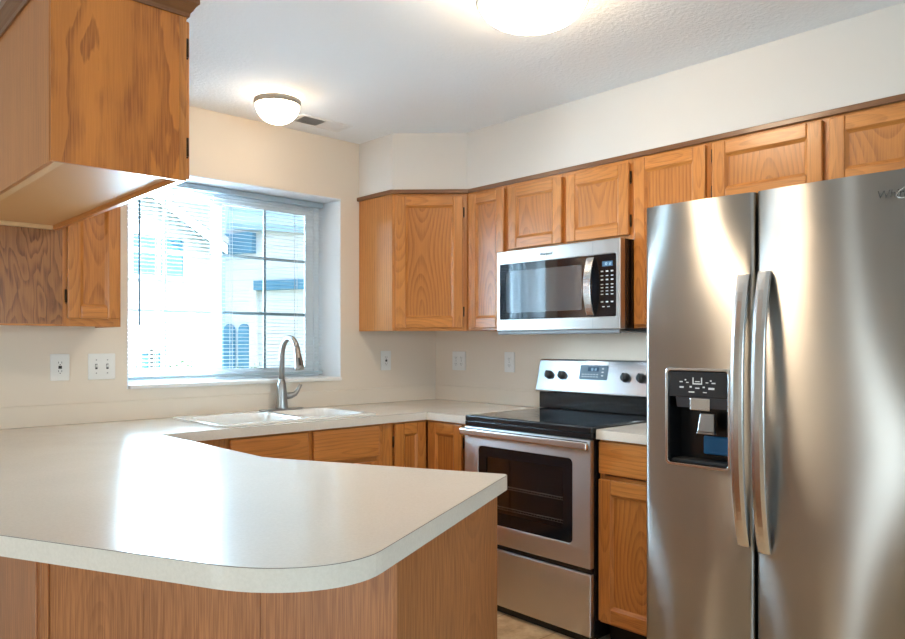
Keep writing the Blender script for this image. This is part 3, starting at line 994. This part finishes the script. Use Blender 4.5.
for kx in (1.014, 1.103, 1.495, 1.585):
    q = MB()
    q.lathe([(.024, -.0005), (.024, -.006), (.020, -.008), (.0185, -.024), (.016, -.0275), (0, -.0275)], (0, 0, 0), 28, 'y')
    q.box(-.0045, -.034, -.019, .0045, -.0275, .019)
    leaning(q, kx, 1.104).build('knob', M['knob'], cpn)
q = MB()
vplate(q, rrect(-.086, -.038, .086, .038, .006, 4), -.003, .0)
disp = leaning(q, 1.300, 1.124).build('display_panel', M['grey_plastic'], cpn, .001)
disp.data.materials[0] = plain('grey_display', (0.10, 0.14, 0.17), 0.12)
q = MB(); q.box(-.034, -.0042, .006, .034, -.0032, .027)
leaning(q, 1.298, 1.124).build('clock', plain('navy_clock_glass', (0.012, 0.035, 0.07), 0.1), disp)
q = MB()
def digits(q, s, x, z, h, y, w=.55):
    segs = {'0': 'abcdef', '1': 'bc', '2': 'abged', '3': 'abgcd', '4': 'fgbc', '5': 'afgcd', '6': 'afgedc', '7': 'abc', '8': 'abcdefg', '9': 'abfgcd'}
    t = h * .13
    for chx in s:
        if chx == ':':
            for zz in (.3, .7): q.box(x, y - .0004, z + h * zz - t / 2, x + t, y, z + h * zz + t / 2)
            x += h * .35
            continue
        W_ = h * w
        D = dict(a=(0, h - t, W_, h), d=(0, 0, W_, t), g=(0, h / 2 - t / 2, W_, h / 2 + t / 2), f=(0, h / 2, t, h), e=(0, 0, t, h / 2), b=(W_ - t, h / 2, W_, h), c=(W_ - t, 0, W_, h / 2))
        for sg in segs[chx]:
            r_ = D[sg]
            q.box(x + r_[0], y - .0004, z + r_[1], x + r_[2], y, z + r_[3])
        x += h * (w + .2)
digits(q, '10:12', -.018, .010, .012, -.0043)
leaning(q, 1.298, 1.124).build('digits', M['lcdtext'], disp)
q = MB()
for ix in range(6):
    for iz in range(2):
        q.box(-.07 + ix * .018, -.0036, -.012 - iz * .012, -.06 + ix * .018, -.0031, -.009 - iz * .012)
leaning(q, 1.300, 1.124).build('key_markings', M['icon'], disp)
q = MB()
for iz in range(3):
    q.box(.05, -.0036, .018 - iz * .018, .062, -.0031, .023 - iz * .018)
leaning(q, 1.300, 1.124).build('side_key_markings', M['icon'], disp)
text('Whirlpool', .024, rg, M['logo'], panel_pt(1.300, 1.046, .002), (math.pi / 2 - lean, 0, 0), 'lettering', .2)
for (a, b) in ((1.15, 1.22), (1.40, 1.47)):
    q = MB()
    for k in range(6):
        w_ = (b - a) / 6
        p_ = panel_pt(0, 1.076, .0012)
        q.box(a + k * w_, p_[1] - .0004, 1.0745, a + k * w_ + w_ * .6, p_[1] + .001, 1.0775)
    q.build('fine_print', M['logo'], cpn)
# black vent strip under the cooktop, door, drawer
B(ra + .002, -.662, .872, rb_ - .002, -.6405, .8945).build('vent_strip', M['black'], rg, .002)
dz0, dz1 = .328, .868
wx0, wx1, wz0, wz1 = ra + .098, rb_ - .098, .418, .782
m = MB()
vplate(m, [(ra + .004, dz0), (rb_ - .004, dz0), (rb_ - .004, dz1), (ra + .004, dz1)], FY, -.641, rrect(wx0, wz0, wx1, wz1, .022, 5))
od = m.build('oven_door', M['steel'], rg, .003, 2)
m = MB()
vplate(m, rrect(wx0 + .0006, wz0 + .0006, wx1 - .0006, wz1 - .0006, .022, 5), FY + .003, FY + .008, rrect(wx0 + .052, wz0 + .058, wx1 - .052, wz1 - .048, .01, 4))
m.build('window_border', plain('oven_border_glass', (0.01, 0.01, 0.012), 0.08), od)
m = MB(); vplate(m, rrect(wx0 + .052, wz0 + .058, wx1 - .052, wz1 - .048, .01, 4), FY + .004, FY + .007)
m.build('window_glass', M['ovenglass'], od)
# cavity glimpsed through the glass (shallow, in front of the body)
B(wx0 + .01, -.6470, wz0 + .01, wx1 - .01, -.6415, wz1 - .01).build('cavity_lining', plain('grey_oven_enamel', (.07, .066, .07), .5), od)
q = MB()
for zz in (.505, .605):
    q.tube([(wx0 + .054, -.6535, zz), (wx1 - .054, -.6535, zz)], .0022, 8)
    q.tube([(wx0 + .054, -.6505, zz - .012), (wx1 - .054, -.6505, zz - .012)], .0014, 8)
    for k in range(28):
        xx = wx0 + .060 + k * (wx1 - wx0 - .12) / 27
        q.tube([(xx, -.6535, zz + .001), (xx, -.6505, zz - .012)], .0011, 6)
q.build('oven_rack', plain('bright_rack_wire', (.75, .74, .72), .4), od)
m = MB()
hz = .846
m.hexa([(ra + .002, FY - .036, hz - .016), (rb_ - .002, FY - .036, hz - .016), (rb_ - .002, FY - .016, hz - .020), (ra + .002, FY - .016, hz - .020)],
       [(ra + .002, FY - .034, hz + .016), (rb_ - .002, FY - .034, hz + .016), (rb_ - .002, FY - .014, hz + .018), (ra + .002, FY - .014, hz + .018)], 'x')
m.box(ra + .01, FY - .016, hz - .012, ra + .035, FY - .0005, hz + .012); m.box(rb_ - .035, FY - .016, hz - .012, rb_ - .01, FY - .0005, hz + .012)
m.build('door_handle', M['steel_bright'], od, .006, 3)
dr = B(ra + .004, FY + .001, .042, rb_ - .004, -.641, .304, g='x').build('drawer', M['steel'], rg, .004, 3)
B(ra + .006, -.655, .3045, rb_ - .006, -.6405, .3275).build('drawer_gap', M['black'], rg)
B(ra + .02, -.636, .001, rb_ - .02, -.60, .0245).build('kick_plate', M['black'], rg)

# ================================================================ MICROWAVE
mw = thing('microwave', 'stainless over the range microwave with black glass door and curved handle', 'microwave', (0, 0, 0), RW)
ma, mbx, mz0, mz1 = .9360, 1.6895, 1.332, 1.7445
B(ma + .004, -.378, mz0 + .006, mbx - .001, -.0015, mz1 - .0005).build('case', M['black'], mw, .002)
MF = -.418
m = MB()
vplate(m, [(ma, mz0 + .006), (mbx - .002, mz0 + .006), (mbx - .002, mz1), (ma, mz1)], MF, -.3785, rrect(ma + .022, 1.396, 1.664, 1.677, .006, 3))
md_ = m.build('door', M['steel_warm'], mw, .004, 2)
m = MB(); vplate(m, rrect(ma + .0225, 1.3965, 1.540, 1.6765, .005, 3), MF + .002, MF + .012, rrect(1.0, 1.430, 1.475, 1.640, .008, 3))
m.build('window_border', M['blackglass'], md_)
m = MB(); vplate(m, rrect(1.0, 1.430, 1.475, 1.640, .008, 3), MF + .003, MF + .012)
m.build('window_screen', plain('dark_screen_glass', (0.06, 0.068, 0.075), 0.04, ior=2.3), md_)
m = MB(); vplate(m, rrect(1.5405, 1.3965, 1.6635, 1.6765, .005, 3), MF + .002, MF + .012)
pn = m.build('control_panel', plain('black_panel_glass', (.008, .008, .010), .12), mw)
B(1.590, MF + .0012, 1.622, 1.645, MF + .0018, 1.645).build('display', M['lcd'], pn)
q = MB(); digits(q, '10:12', 1.600, 1.627, .012, MF + .0011)
q.build('digits', M['lcdtext'], pn)
for (zs, n_) in ((1.600, 3), (1.580, 3), (1.562, 3), (1.541, 3), (1.526, 3), (1.511, 3), (1.496, 3), (1.462, 3), (1.440, 2)):
    q = MB()
    for k in range(n_):
        xx = 1.582 + k * .027 + (0 if n_ == 3 else .008)
        hh = .004 if zs not in (1.562, 1.600, 1.462) else .006
        q.box(xx, MF + .0012, zs - hh / 2, xx + .013, MF + .0018, zs + hh / 2)
    q.build('key_row', M['icon'], pn)
# curved bar handle: bows away from the door
q = MB()
n = 16
rows = []
for k in range(n + 1):
    t = k / n
    z = 1.402 + t * (1.668 - 1.402)
    bow = .030 * math.sin(math.pi * t) ** .8 if 0 < t < 1 else 0
    yo = MF - .008 - bow
    hw_ = .020
    rows.append([q.bm.verts.new(c) for c in ((1.530 - hw_, yo, z), (1.530 + hw_, yo, z), (1.530 + hw_, yo + .011, z), (1.530 - hw_, yo + .011, z))])
fs = []
for a, b in zip(rows, rows[1:]):
    for k in range(4): fs.append(q.bm.faces.new((a[k], a[(k + 1) % 4], b[(k + 1) % 4], b[k])))
fs.append(q.bm.faces.new(rows[0][::-1])); fs.append(q.bm.faces.new(rows[-1]))
bmesh.ops.recalc_face_normals(q.bm, faces=fs)
q.build('door_handle', M['steel_bright'], md_, .003, 2)
B(ma + .01, -.4005, mz0 - .006, mbx - .01, -.02, mz0 + .0055).build('underside_grille', plain('grey_grille', (.14, .15, .16), .4, metal=.6), mw, .004)
B(ma + .006, -.4165, mz0 - .013, mbx - .006, -.4010, mz0 + .0055).build('front_lip', plain('grey_lip', (.16, .17, .18), .5), mw, .003)
for lx_ in (1.12, 1.50):
    B(lx_ - .045, -.30, mz0 - .0075, lx_ + .045, -.22, mz0 - .0062).build('added_glow_plate', emit('added_underside_glow', (0.78, 0.90, 1.0), 17.0), mw)  # glowing plates added out of sight to brighten the wall below
B(1.538, MF - .0003, 1.345, 1.5395, MF + .001, 1.390).build('panel_seam', M['grey_plastic'], md_)
B(1.538, MF - .0003, 1.682, 1.5395, MF + .001, 1.738).build('panel_seam', M['grey_plastic'], md_)
text('Whirlpool', .019, mw, M['logo'], (1.262, MF - .001, 1.709), (math.pi / 2, 0, 0), 'lettering', .2)

# ================================================================ REFRIGERATOR
fr = thing('refrigerator', 'large stainless side by side refrigerator with ice and water dispenser', 'refrigerator', (0, 0, 0), RW)
fa0, fa1, fsp = 2.0505, 2.966, 2.465
FT = 1.776
B(fa0 + .004, -.715, .02, fa1 - .004, -.03, FT - .012).build('case', plain('dark_grey_case', (.10, .10, .105), .45), fr, .004)
B(fa0 + .01, -.72, .022, fa1 - .01, -.7155, FT - .02).build('door_gasket', M['blackmatte'], fr)
B(fa0 + .03, -.74, .003, fa1 - .03, -.70, .055).build('base_grille', M['blackmatte'], fr)
DB = -.7205
def contour(x, a, b):
    """gently bowed door face with rolled edges; returns local y"""
    t = (x - a) / (b - a)
    y = -.797 - .012 * (1 - (2 * t - 1) ** 2)
    ed = min(x - a, b - x)
    r_ = .014
    if ed < r_:
        y += r_ - math.sqrt(max(0, r_ * r_ - (r_ - ed) ** 2))
    return y
def fridge_door(a, b, z0, z1, hole=None, name='door'):
    xs = [a + .014 * k for k in (0, .06, .2, .45, .75, 1)]
    n = 22
    xs += [a + .014 + (b - a - .028) * k / n for k in range(1, n)]
    xs += [b - .014 * k for k in (1, .75, .45, .2, .06, 0)]
    zs = [z0, z1]
    if hole:
        hx0_, hx1_, hza, hzb = hole
        xs = sorted(set(xs + [hx0_, hx1_])); zs = [z0, hza, hzb, z1]
    m = MB()
    V = {}
    def vt(i, j, back=False):
        k = (i, j, back)
        if k not in V:
            V[k] = m.bm.verts.new((xs[i], DB if back else contour(xs[i], a, b), zs[j]))
        return V[k]
    fs = []
    for i in range(len(xs) - 1):
        for j in range(len(zs) - 1):
            if hole and xs[i] >= hx0_ - 1e-6 and xs[i + 1] <= hx1_ + 1e-6 and j == 1:
                continue
            f_ = m.bm.faces.new((vt(i, j), vt(i + 1, j), vt(i + 1, j + 1), vt(i, j + 1)))
            f_.smooth = True
            fs.append(f_)
    L = len(zs) - 1; Rr = len(xs) - 1
    for i in range(Rr):
        fs.append(m.bm.faces.new((vt(i, L), vt(i + 1, L), vt(i + 1, L, 1), vt(i, L, 1))))
        fs.append(m.bm.faces.new((vt(i + 1, 0), vt(i, 0), vt(i, 0, 1), vt(i + 1, 0, 1))))
    for j in range(L):
        fs.append(m.bm.faces.new((vt(0, j + 1), vt(0, j + 1, 1), vt(0, j, 1), vt(0, j))))
        fs.append(m.bm.faces.new((vt(Rr, j), vt(Rr, j, 1), vt(Rr, j + 1, 1), vt(Rr, j + 1))))
    return m.build(name, M['steel_fridge'], fr)
dx0, dx1, dza, dzb = 2.150, 2.379, .848, 1.180
freezer = fridge_door(fa0, fsp - .004, .062, FT, (dx0, dx1, dza, dzb), 'freezer_door')
freshd = fridge_door(fsp + .004, fa1, .062, FT, None, 'fridge_door')
cy = contour((dx0 + dx1) / 2, fa0, fsp - .004)
# dispenser: bezel, recess, control panel, paddle, tray
m = MB()
vplate(m, rrect(dx0 - .008, dza - .008, dx1 + .008, dzb + .008, .018, 6), cy - .003, cy + .012, rrect(dx0 + .002, dza + .002, dx1 - .002, dzb - .002, .012, 6))
m.build('dispenser_bezel', M['steel_bright'], freezer, .002)
m = MB()
yb_ = DB - .003
m.box(dx0 + .001, yb_, dza + .001, dx1 - .001, yb_ + .003, dzb - .001)
m.box(dx0 + .001, cy + .006, dza + .001, dx0 + .005, yb_, dzb - .001); m.box(dx1 - .005, cy + .006, dza + .001, dx1 - .001, yb_, dzb - .001)
m.box(dx0 + .005, cy + .006, dza + .001, dx1 - .005, yb_, dza + .005); m.box(dx0 + .005, cy + .006, dzb - .005, dx1 - .005, yb_, dzb - .001)
m.build('dispenser_recess', M['black'], freezer)
m = MB()
m.box(dx0 + .0055, cy + .001, 1.085, dx1 - .0055, yb_ - .001, dzb - .0055)
cpd = m.build('dispenser_controls', plain('charcoal_panel', (.022, .022, .025), .22), freezer, .003)
m = MB(); m.hexa([(dx0 + .03, cy + .012, 1.048), (dx1 - .006, cy + .012, 1.048), (dx1 - .006, yb_ - .001, 1.048), (dx0 + .03, yb_ - .001, 1.048)],
                 [(dx0 + .03, cy + .004, 1.0845), (dx1 - .006, cy + .004, 1.0845), (dx1 - .006, yb_ - .001, 1.0845), (dx0 + .03, yb_ - .001, 1.0845)])
m.build('dispenser_chute', plain('dark_grey_chute', (.05, .05, .055), .3), freezer)
B(dx0 + .085, cy + .002, 1.040, dx0 + .160, cy + .011, 1.083).build('paddle_plate', M['steel_bright'], freezer, .003)
m = MB()
m.hexa([(dx0 + .108, cy + .010, .965), (dx0 + .172, cy + .010, .965), (dx0 + .172, cy + .022, .965), (dx0 + .108, cy + .022, .965)],
       [(dx0 + .116, cy + .016, 1.030), (dx0 + .168, cy + .016, 1.030), (dx0 + .168, cy + .030, 1.030), (dx0 + .116, cy + .030, 1.030)])
m.box(dx0 + .106, cy + .008, .958, dx0 + .174, cy + .026, .9645)
m.build('dispenser_paddle', M['nickel'], freezer, .004)
B(dx0 + .098, yb_ - .012, .880, dx0 + .210, yb_ - .001, .945).build('water_light', M['blue'], freezer, .006)
B(dx0 + .010, cy + .010, dza + .0055, dx1 - .010, yb_ - .002, dza + .014).build('drip_tray', M['blackmatte'], freezer, .002)
q = MB()
ic = cy + .0006
cx_ = (dx0 + dx1) / 2
for (xx, zz, ww, hh) in ((-.062, 1.139, .012, .004), (-.045, 1.146, .006, .004), (-.038, 1.137, .010, .003), (.036, 1.138, .010, .003), (.050, 1.145, .006, .004), (.060, 1.137, .014, .004),
                         (-.06, 1.120, .016, .006), (-.025, 1.122, .008, .006), (.000, 1.118, .016, .004), (.024, 1.122, .008, .005), (.052, 1.118, .022, .007), (-.022, 1.104, .022, .004), (.028, 1.104, .014, .003)):
    q.box(cx_ + xx - ww / 2, ic, zz - hh / 2, cx_ + xx + ww / 2, ic + .0004, zz + hh / 2)
for (xx, zz, ww, hh) in ((-.016, 1.143, .004, .024), (.016, 1.143, .004, .024), (0, 1.133, .028, .004), (0, 1.141, .018, .003)):
    q.box(cx_ + xx - ww / 2, ic, zz - hh / 2, cx_ + xx + ww / 2, ic + .0004, zz + hh / 2)
q.build('control_icons', M['icon'], cpd)
# two long bowed handles
def fridge_handle(parent, xc, za, zb, ycont):
    q = MB()
    n = 30
    rows = []
    for k in range(n + 1):
        t = k / n
        z = za + (zb - za) * t
        bow = .050 * (1 - (2 * t - 1) ** 4) * (0.72 + .28 * math.sin(math.pi * t))
        yo = ycont - .016 - bow
        hw_ = .0215
        rows.append([q.bm.verts.new(c) for c in ((xc - hw_, yo + .003, z), (xc - hw_ * .4, yo - .001, z), (xc + hw_ * .4, yo - .001, z), (xc + hw_, yo + .003, z), (xc + hw_, yo + .017, z), (xc - hw_, yo + .017, z))])
    fs = []
    for a, b in zip(rows, rows[1:]):
        for k in range(6):
            f_ = q.bm.faces.new((a[k], a[(k + 1) % 6], b[(k + 1) % 6], b[k])); fs.append(f_)
    fs.append(q.bm.faces.new(rows[0][::-1])); fs.append(q.bm.faces.new(rows[-1]))
    bmesh.ops.recalc_face_normals(q.bm, faces=fs)
    return q.build('handle', M['steel_bright'], parent, .003, 2)
fridge_handle(freezer, 2.4315, .600, 1.505, contour(2.4315, fa0, fsp - .004))
fridge_handle(freshd, 2.5010, .590, 1.510, contour(2.5010, fsp + .004, fa1))
text('Whirlpool', .032, fr, M['logo'], (2.898, contour(2.898, fsp + .004, fa1) - .0014, 1.708), (math.pi / 2, 0, R(4.0)), 'lettering', .15)
q = MB()
n = 40
el = []
for k in range(n + 1):
    a = R(-30) + R(320) * k / n
    el.append((2.908 + .022 * math.cos(a) + .012 * math.sin(a), contour(2.908 + .022 * math.cos(a), fsp + .004, fa1) - .0012, 1.710 + .017 * math.sin(a)))
q.tube(el, .0013, 6)
q.build('logo_swoosh', M['steel_bright'], fr)
for (xx, ww) in ((fa0 + .02, .06), (fa1 - .08, .06)):
    B(xx, -.775, FT - .0115, xx + ww, -.66, FT + .008).build('hinge_cover', M['grey_plastic'], fr, .003)

# ================================================================ OUTLETS AND SWITCHES
def plate(parent, w, h):
    m = MB(); vplate(m, rrect(-w / 2, -h / 2, w / 2, h / 2, .005, 3), -.006, -.0005)
    return m.build('cover_plate', M['white_plastic'], parent, .002, 2)
def duplex(parent, x):
    for zz in (-.0195, .0195):
        m = MB(); vplate(m, rrect(x - .016, zz - .0135, x + .016, zz + .0135, .009, 4), -.0075, -.0062)
        s = m.build('socket', M['white_plastic'], parent)
        q = MB(); q.box(x - .0075, -.0079, zz - .002, x - .0055, -.0076, zz + .007); q.box(x + .0055, -.0079, zz - .002, x + .0075, -.0076, zz + .006); q.box(x - .002, -.0079, zz - .0095, x + .002, -.0076, zz - .0055)
        q.build('slots', M['slot'], s)
    MB().lathe([(.003, -.0062), (.003, -.0072), (0, -.0074)], (x, 0, 0), 10, 'y').build('screw', M['nickel'], parent)
def toggle(parent, x):
    m = MB(); m.box(x - .005, -.0066, -.012, x + .005, -.0062, .012)
    m.build('toggle_slot', M['slot'], parent)
    m = MB(); m.hexa([(x - .004, -.016, .003), (x + .004, -.016, .003), (x + .004, -.0067, -.004), (x - .004, -.0067, -.004)],
                     [(x - .004, -.015, .009), (x + .004, -.015, .009), (x + .004, -.0067, .006), (x - .004, -.0067, .006)])
    m.build('toggle', M['white_plastic'], parent)
    for zz in (-.03, .03):
        MB().lathe([(.003, -.0062), (.003, -.0072), (0, -.0074)], (x, 0, zz), 10, 'y').build('screw', M['nickel'], parent)
def gfci(parent, x):
    m = MB(); vplate(m, rrect(x - .0165, -.033, x + .0165, .033, .002, 2), -.0075, -.0062)
    s = m.build('socket', M['white_plastic'], parent)
    q = MB()
    for zz in (-.019, .019):
        q.box(x - .0075, -.0079, zz - .002, x - .0055, -.0076, zz + .006); q.box(x + .0055, -.0079, zz - .002, x + .0075, -.0076, zz + .006); q.box(x - .002, -.0079, zz - .0095, x + .002, -.0076, zz - .0055)
    q.build('slots', M['slot'], s)
    B(x - .007, -.0088, -.0065, x + .007, -.0076, .0065).build('buttons', M['slot'], s)
wz = 1.169
o = thing('electrical_outlet', 'white safety outlet with dark buttons, leftmost plate below the left cabinet', 'outlet', (-2.231, 0, wz)); plate(o, .078, .118); gfci(o, 0)
o = thing('light_switch', 'wide white two gang switch plate left of the window', 'switch', (-2.056, 0, wz)); plate(o, .118, .118); duplex(o, -.024) if False else toggle(o, -.024); toggle(o, .024)
o = thing('electrical_outlet', 'single white outlet on the window wall right of the window', 'outlet', (-.4135, 0, wz)); plate(o, .078, .118); gfci(o, 0)
o = thing('electrical_outlet', 'wide double white outlet on the range wall nearest the corner', 'outlet', (0, -.221, wz - .005), RW); plate(o, .118, .118); duplex(o, -.024); duplex(o, .024)
o = thing('electrical_outlet', 'single white outlet on the range wall just left of the range', 'outlet', (0, -.648, wz - .005), RW); plate(o, .078, .118); duplex(o, 0)

# ================================================================ CEILING FITTINGS
def ceiling_lamp(label, x, y, r, drop):
    t = thing('ceiling_light', label, 'ceiling light', (x, y, H), 0, None)
    MB().lathe([(r * .55, -.0005), (r * .56, -.010), (r * .50, -.012)], (0, 0, 0), 40).build('ceiling_pan', M['pure_white_trim'], t)
    MB().lathe([(r * .985, -.024), (r * 1.03, -.022), (r * 1.04, -.028), (r * 1.04, -.042), (r * 1.02, -.048), (r * .985, -.048), (r * .985, -.024)], (0, 0, 0), 56).build('rim', plain('satin_fixture_rim', (.40, .35, .29), .5), t)
    pr = [(r * .57, -.006), (r * .80, -.014), (r * .92, -.024), (r * .975, -.034)]
    for k in range(0, 13):
        a = R(90 * k / 12)
        pr.append((r * .975 * math.cos(a) if k < 12 else 0, -.044 - (drop - .044) * math.sin(a)))
    MB().lathe(pr, (0, 0, 0), 56).build('glass_dome', M['lampglow' if r > .15 else 'lampglow_small'], t)
    return t
ceiling_lamp('small round flush ceiling light near the window wall', -1.400, -.430, .106, .135)
ceiling_lamp('large round flush ceiling light at the top of the view', -1.317, -1.945, .180, .122)
vt_ = thing('ceiling_vent', 'small pale ceiling air vent beside the small ceiling light', 'vent', (-1.01, -.205, H))
m = MB()
m.box(-.155, -.075, -.006, .155, -.055, -.0005); m.box(-.155, .055, -.006, .155, .075, -.0005); m.box(-.155, -.055, -.006, -.135, .055, -.0005); m.box(.135, -.055, -.006, .155, .055, -.0005)
m.build('frame', M['pure_white_trim'], vt_, .0015)
B(-.135, -.055, -.0015, .135, .055, -.0005).build('duct_shadow', plain('pale_duct', (.6, .59, .57), .6), vt_)
for (xa, xb, sg) in ((-.133, -.002, 1), (.002, .133, -1)):
    m = MB()
    for k in range(9):
        yy = -.050 + k * .0122
        m.hexa([(xa, yy, -.006), (xb, yy, -.006), (xb, yy + .001, -.006), (xa, yy + .001, -.006)],
               [(xa, yy + .006 * sg, -.002), (xb, yy + .006 * sg, -.002), (xb, yy + .006 * sg + .001, -.002), (xa, yy + .006 * sg + .001, -.002)])
    m.build('louvres', plain('grey_louvre', (.45, .44, .43), .5) if sg > 0 else M['pure_white_trim'], vt_)

# ================================================================ OUTSIDE
GZ = -2.9
struct(B(-40, WD + .4, GZ - .1, 40, 60, GZ).build('ground', M['lawn']))
# white gabled neighbour
na = thing('house', 'sunlit white sided house with a sloping gable roof edge, seen through the left pane', 'house', (0, 7.0, GZ))
zo = -GZ
rake = lambda x: 3.35 - .635 * (x - 1.02)
xe, xr, xl = 1.86, -1.2, -4.4
m = MB()
def gable(m, y0, y1, dz=0.0):
    pts = [(xl, 0), (xe - .12, 0), (xe - .12, rake(xe - .12) + zo + dz), (xr, rake(xr) + zo + dz), (xl, rake(xe) + zo + dz)]
    vplate(m, pts, y0, y1)
gable(m, 0, 6.0, -.12)
m.build('wall', M['siding_white'], na)
m = MB()
def slab(m, xa, za, xb, zb, y0, y1, t):
    vplate(m, [(xa, za - t), (xb, zb - t), (xb, zb), (xa, za)], y0, y1)
slab(m, xr, rake(xr) + zo, xe, rake(xe) + zo, -.30, -.26, .22)
slab(m, xl - .1, rake(xe + .1) + zo, xr, rake(xr) + zo, -.30, -.26, .22)
m.build('fascia', M['ext_white'], na)
m = MB()
slab(m, xr, rake(xr) + zo + .03, xe + .01, rake(xe + .01) + zo + .03, -.32, 6.2, .10)
slab(m, xl - .15, rake(xe + .15) + zo + .03, xr, rake(xr) + zo + .03, -.32, 6.2, .10)
m.build('roof', M['roof'], na)
def ext_window(t, x0, x1, z0, z1, shutters=True):
    fr_ = MB()
    fr_.box(x0 - .06, -.05, z0 - .06, x1 + .06, -.001, z0); fr_.box(x0 - .06, -.05, z1, x1 + .06, -.001, z1 + .06)
    fr_.box(x0 - .06, -.05, z0, x0, -.001, z1); fr_.box(x1, -.05, z0, x1 + .06, -.001, z1)
    w_ = fr_.build('window', M['ext_white'], t)
    B(x0, -.02, z0, x1, -.001, z1).build('pane', M['shutter'], w_)
    if (x1 - x0) > .3:
        B((x0 + x1) / 2 - .02, -.04, z0, (x0 + x1) / 2 + .02, -.0205, z1).build('mullion', M['ext_white'], w_)
ext_window(na, .58, 1.30, 2.24 + zo, 2.80 + zo)
ext_window(na, .70, .80, .86 + zo, 1.14 + zo)
ext_window(na, .87, .97, .86 + zo, 1.14 + zo)
# darker blue grey house behind, showing over the gable
nb = thing('house', 'blue grey sided house partly hidden behind the white gable', 'house', (3.0, 14.0, GZ))
B(-6.0, 0, 0, 2.4, 6, 9.6, g='x').build('wall', M['siding_blue'], nb)
m = MB(); m.box(-6.2, -.25, 9.6, 2.6, 6.2, 9.9, g='x')
m.build('roof', M['roof'], nb)
m = MB(); m.box(-1.2, -.06, 6.9, .05, -.001, 7.9); 
w_ = m.build('window', M['ext_white'], nb)
# right neighbour: near wall turned away from the sun
nc = thing('house', 'white sided house on the right with arched shutters and porch roof, beyond the right pane', 'house', (1.97, 7.0, GZ), math.atan2(-.9, .436))
B(.0, .0, 0, 3.2, 4.0, 7.6).build('wall', M['siding_white'], nc)
m = MB(); m.hexa([(.10, -.10, 3.0 + zo), (3.2, -.10, 2.70 + zo), (3.2, -.0005, 3.05 + zo), (.10, -.0005, 3.37 + zo)],
                 [(.10, -.10, 3.1 + zo), (3.2, -.10, 2.80 + zo), (3.2, -.0005, 3.15 + zo), (.10, -.0005, 3.47 + zo)])
m.build('awning_roof', plain('pale_blue_soffit', (.42, .60, .70), .6), nc)
B(.02, -.10, 2.62 + zo, .56, -.0005, 2.93 + zo).build('window', M['shutter'], nc)
B(.60, -.12, 2.06 + zo, 1.55, -.0005, 2.20 + zo).build('porch_roof', M['shutter'], nc)
B(.48, -.06, 0, .60, -.0005, 2.10 + zo).build('post', M['ext_white'], nc)
for xa in (.00, .27):
    m = MB()
    pts = [(xa, .60 + zo), (xa + .19, .60 + zo)]
    for k in range(9):
        a = R(180 * k / 8)
        pts.append((xa + .095 + .095 * math.cos(a), 1.47 + zo + .095 * math.sin(a)))
    vplate(m, pts, -.045, -.0005)
    m.build('arched_shutter', M['shutter'], nc)
# two small shrubs by the white wall
def shrub(x, y, zt, label):
    t = thing('shrub', label, 'shrub', (x, y, GZ))
    m = MB()
    m.tube([(0, 0, 0), (.02, 0, zt - GZ - .3)], [.03, .015], 8)
    m.build('stem', plain('bark', (.12, .08, .05), .8), t)
    m = MB()
    for k in range(170):
        p = Vector((max(-.3,min(.3,random.gauss(0, .14))), max(-.25,min(.25,random.gauss(0, .1))), zt - GZ - abs(random.gauss(.15, .45))))
        d = Vector((random.gauss(0, 1), random.gauss(0, 1), random.gauss(.3, 1))).normalized()
        s_ = d.orthogonal().normalized()
        L_ = random.uniform(.05, .10)
        a, b, c, e = p, p + d * L_ * .5 + s_ * L_ * .2, p + d * L_, p + d * L_ * .5 - s_ * L_ * .2
        m.bm.faces.new([m.bm.verts.new(q_) for q_ in (a, b, c, e)])
    m.build('foliage', M['leaf'], t)
shrub(1.0, 6.1, 1.02, 'thin leafy shrub below the white gable, left of two')
shrub(1.9, 6.1, .95, 'thin leafy shrub near the corner of the white gabled house, right of two')
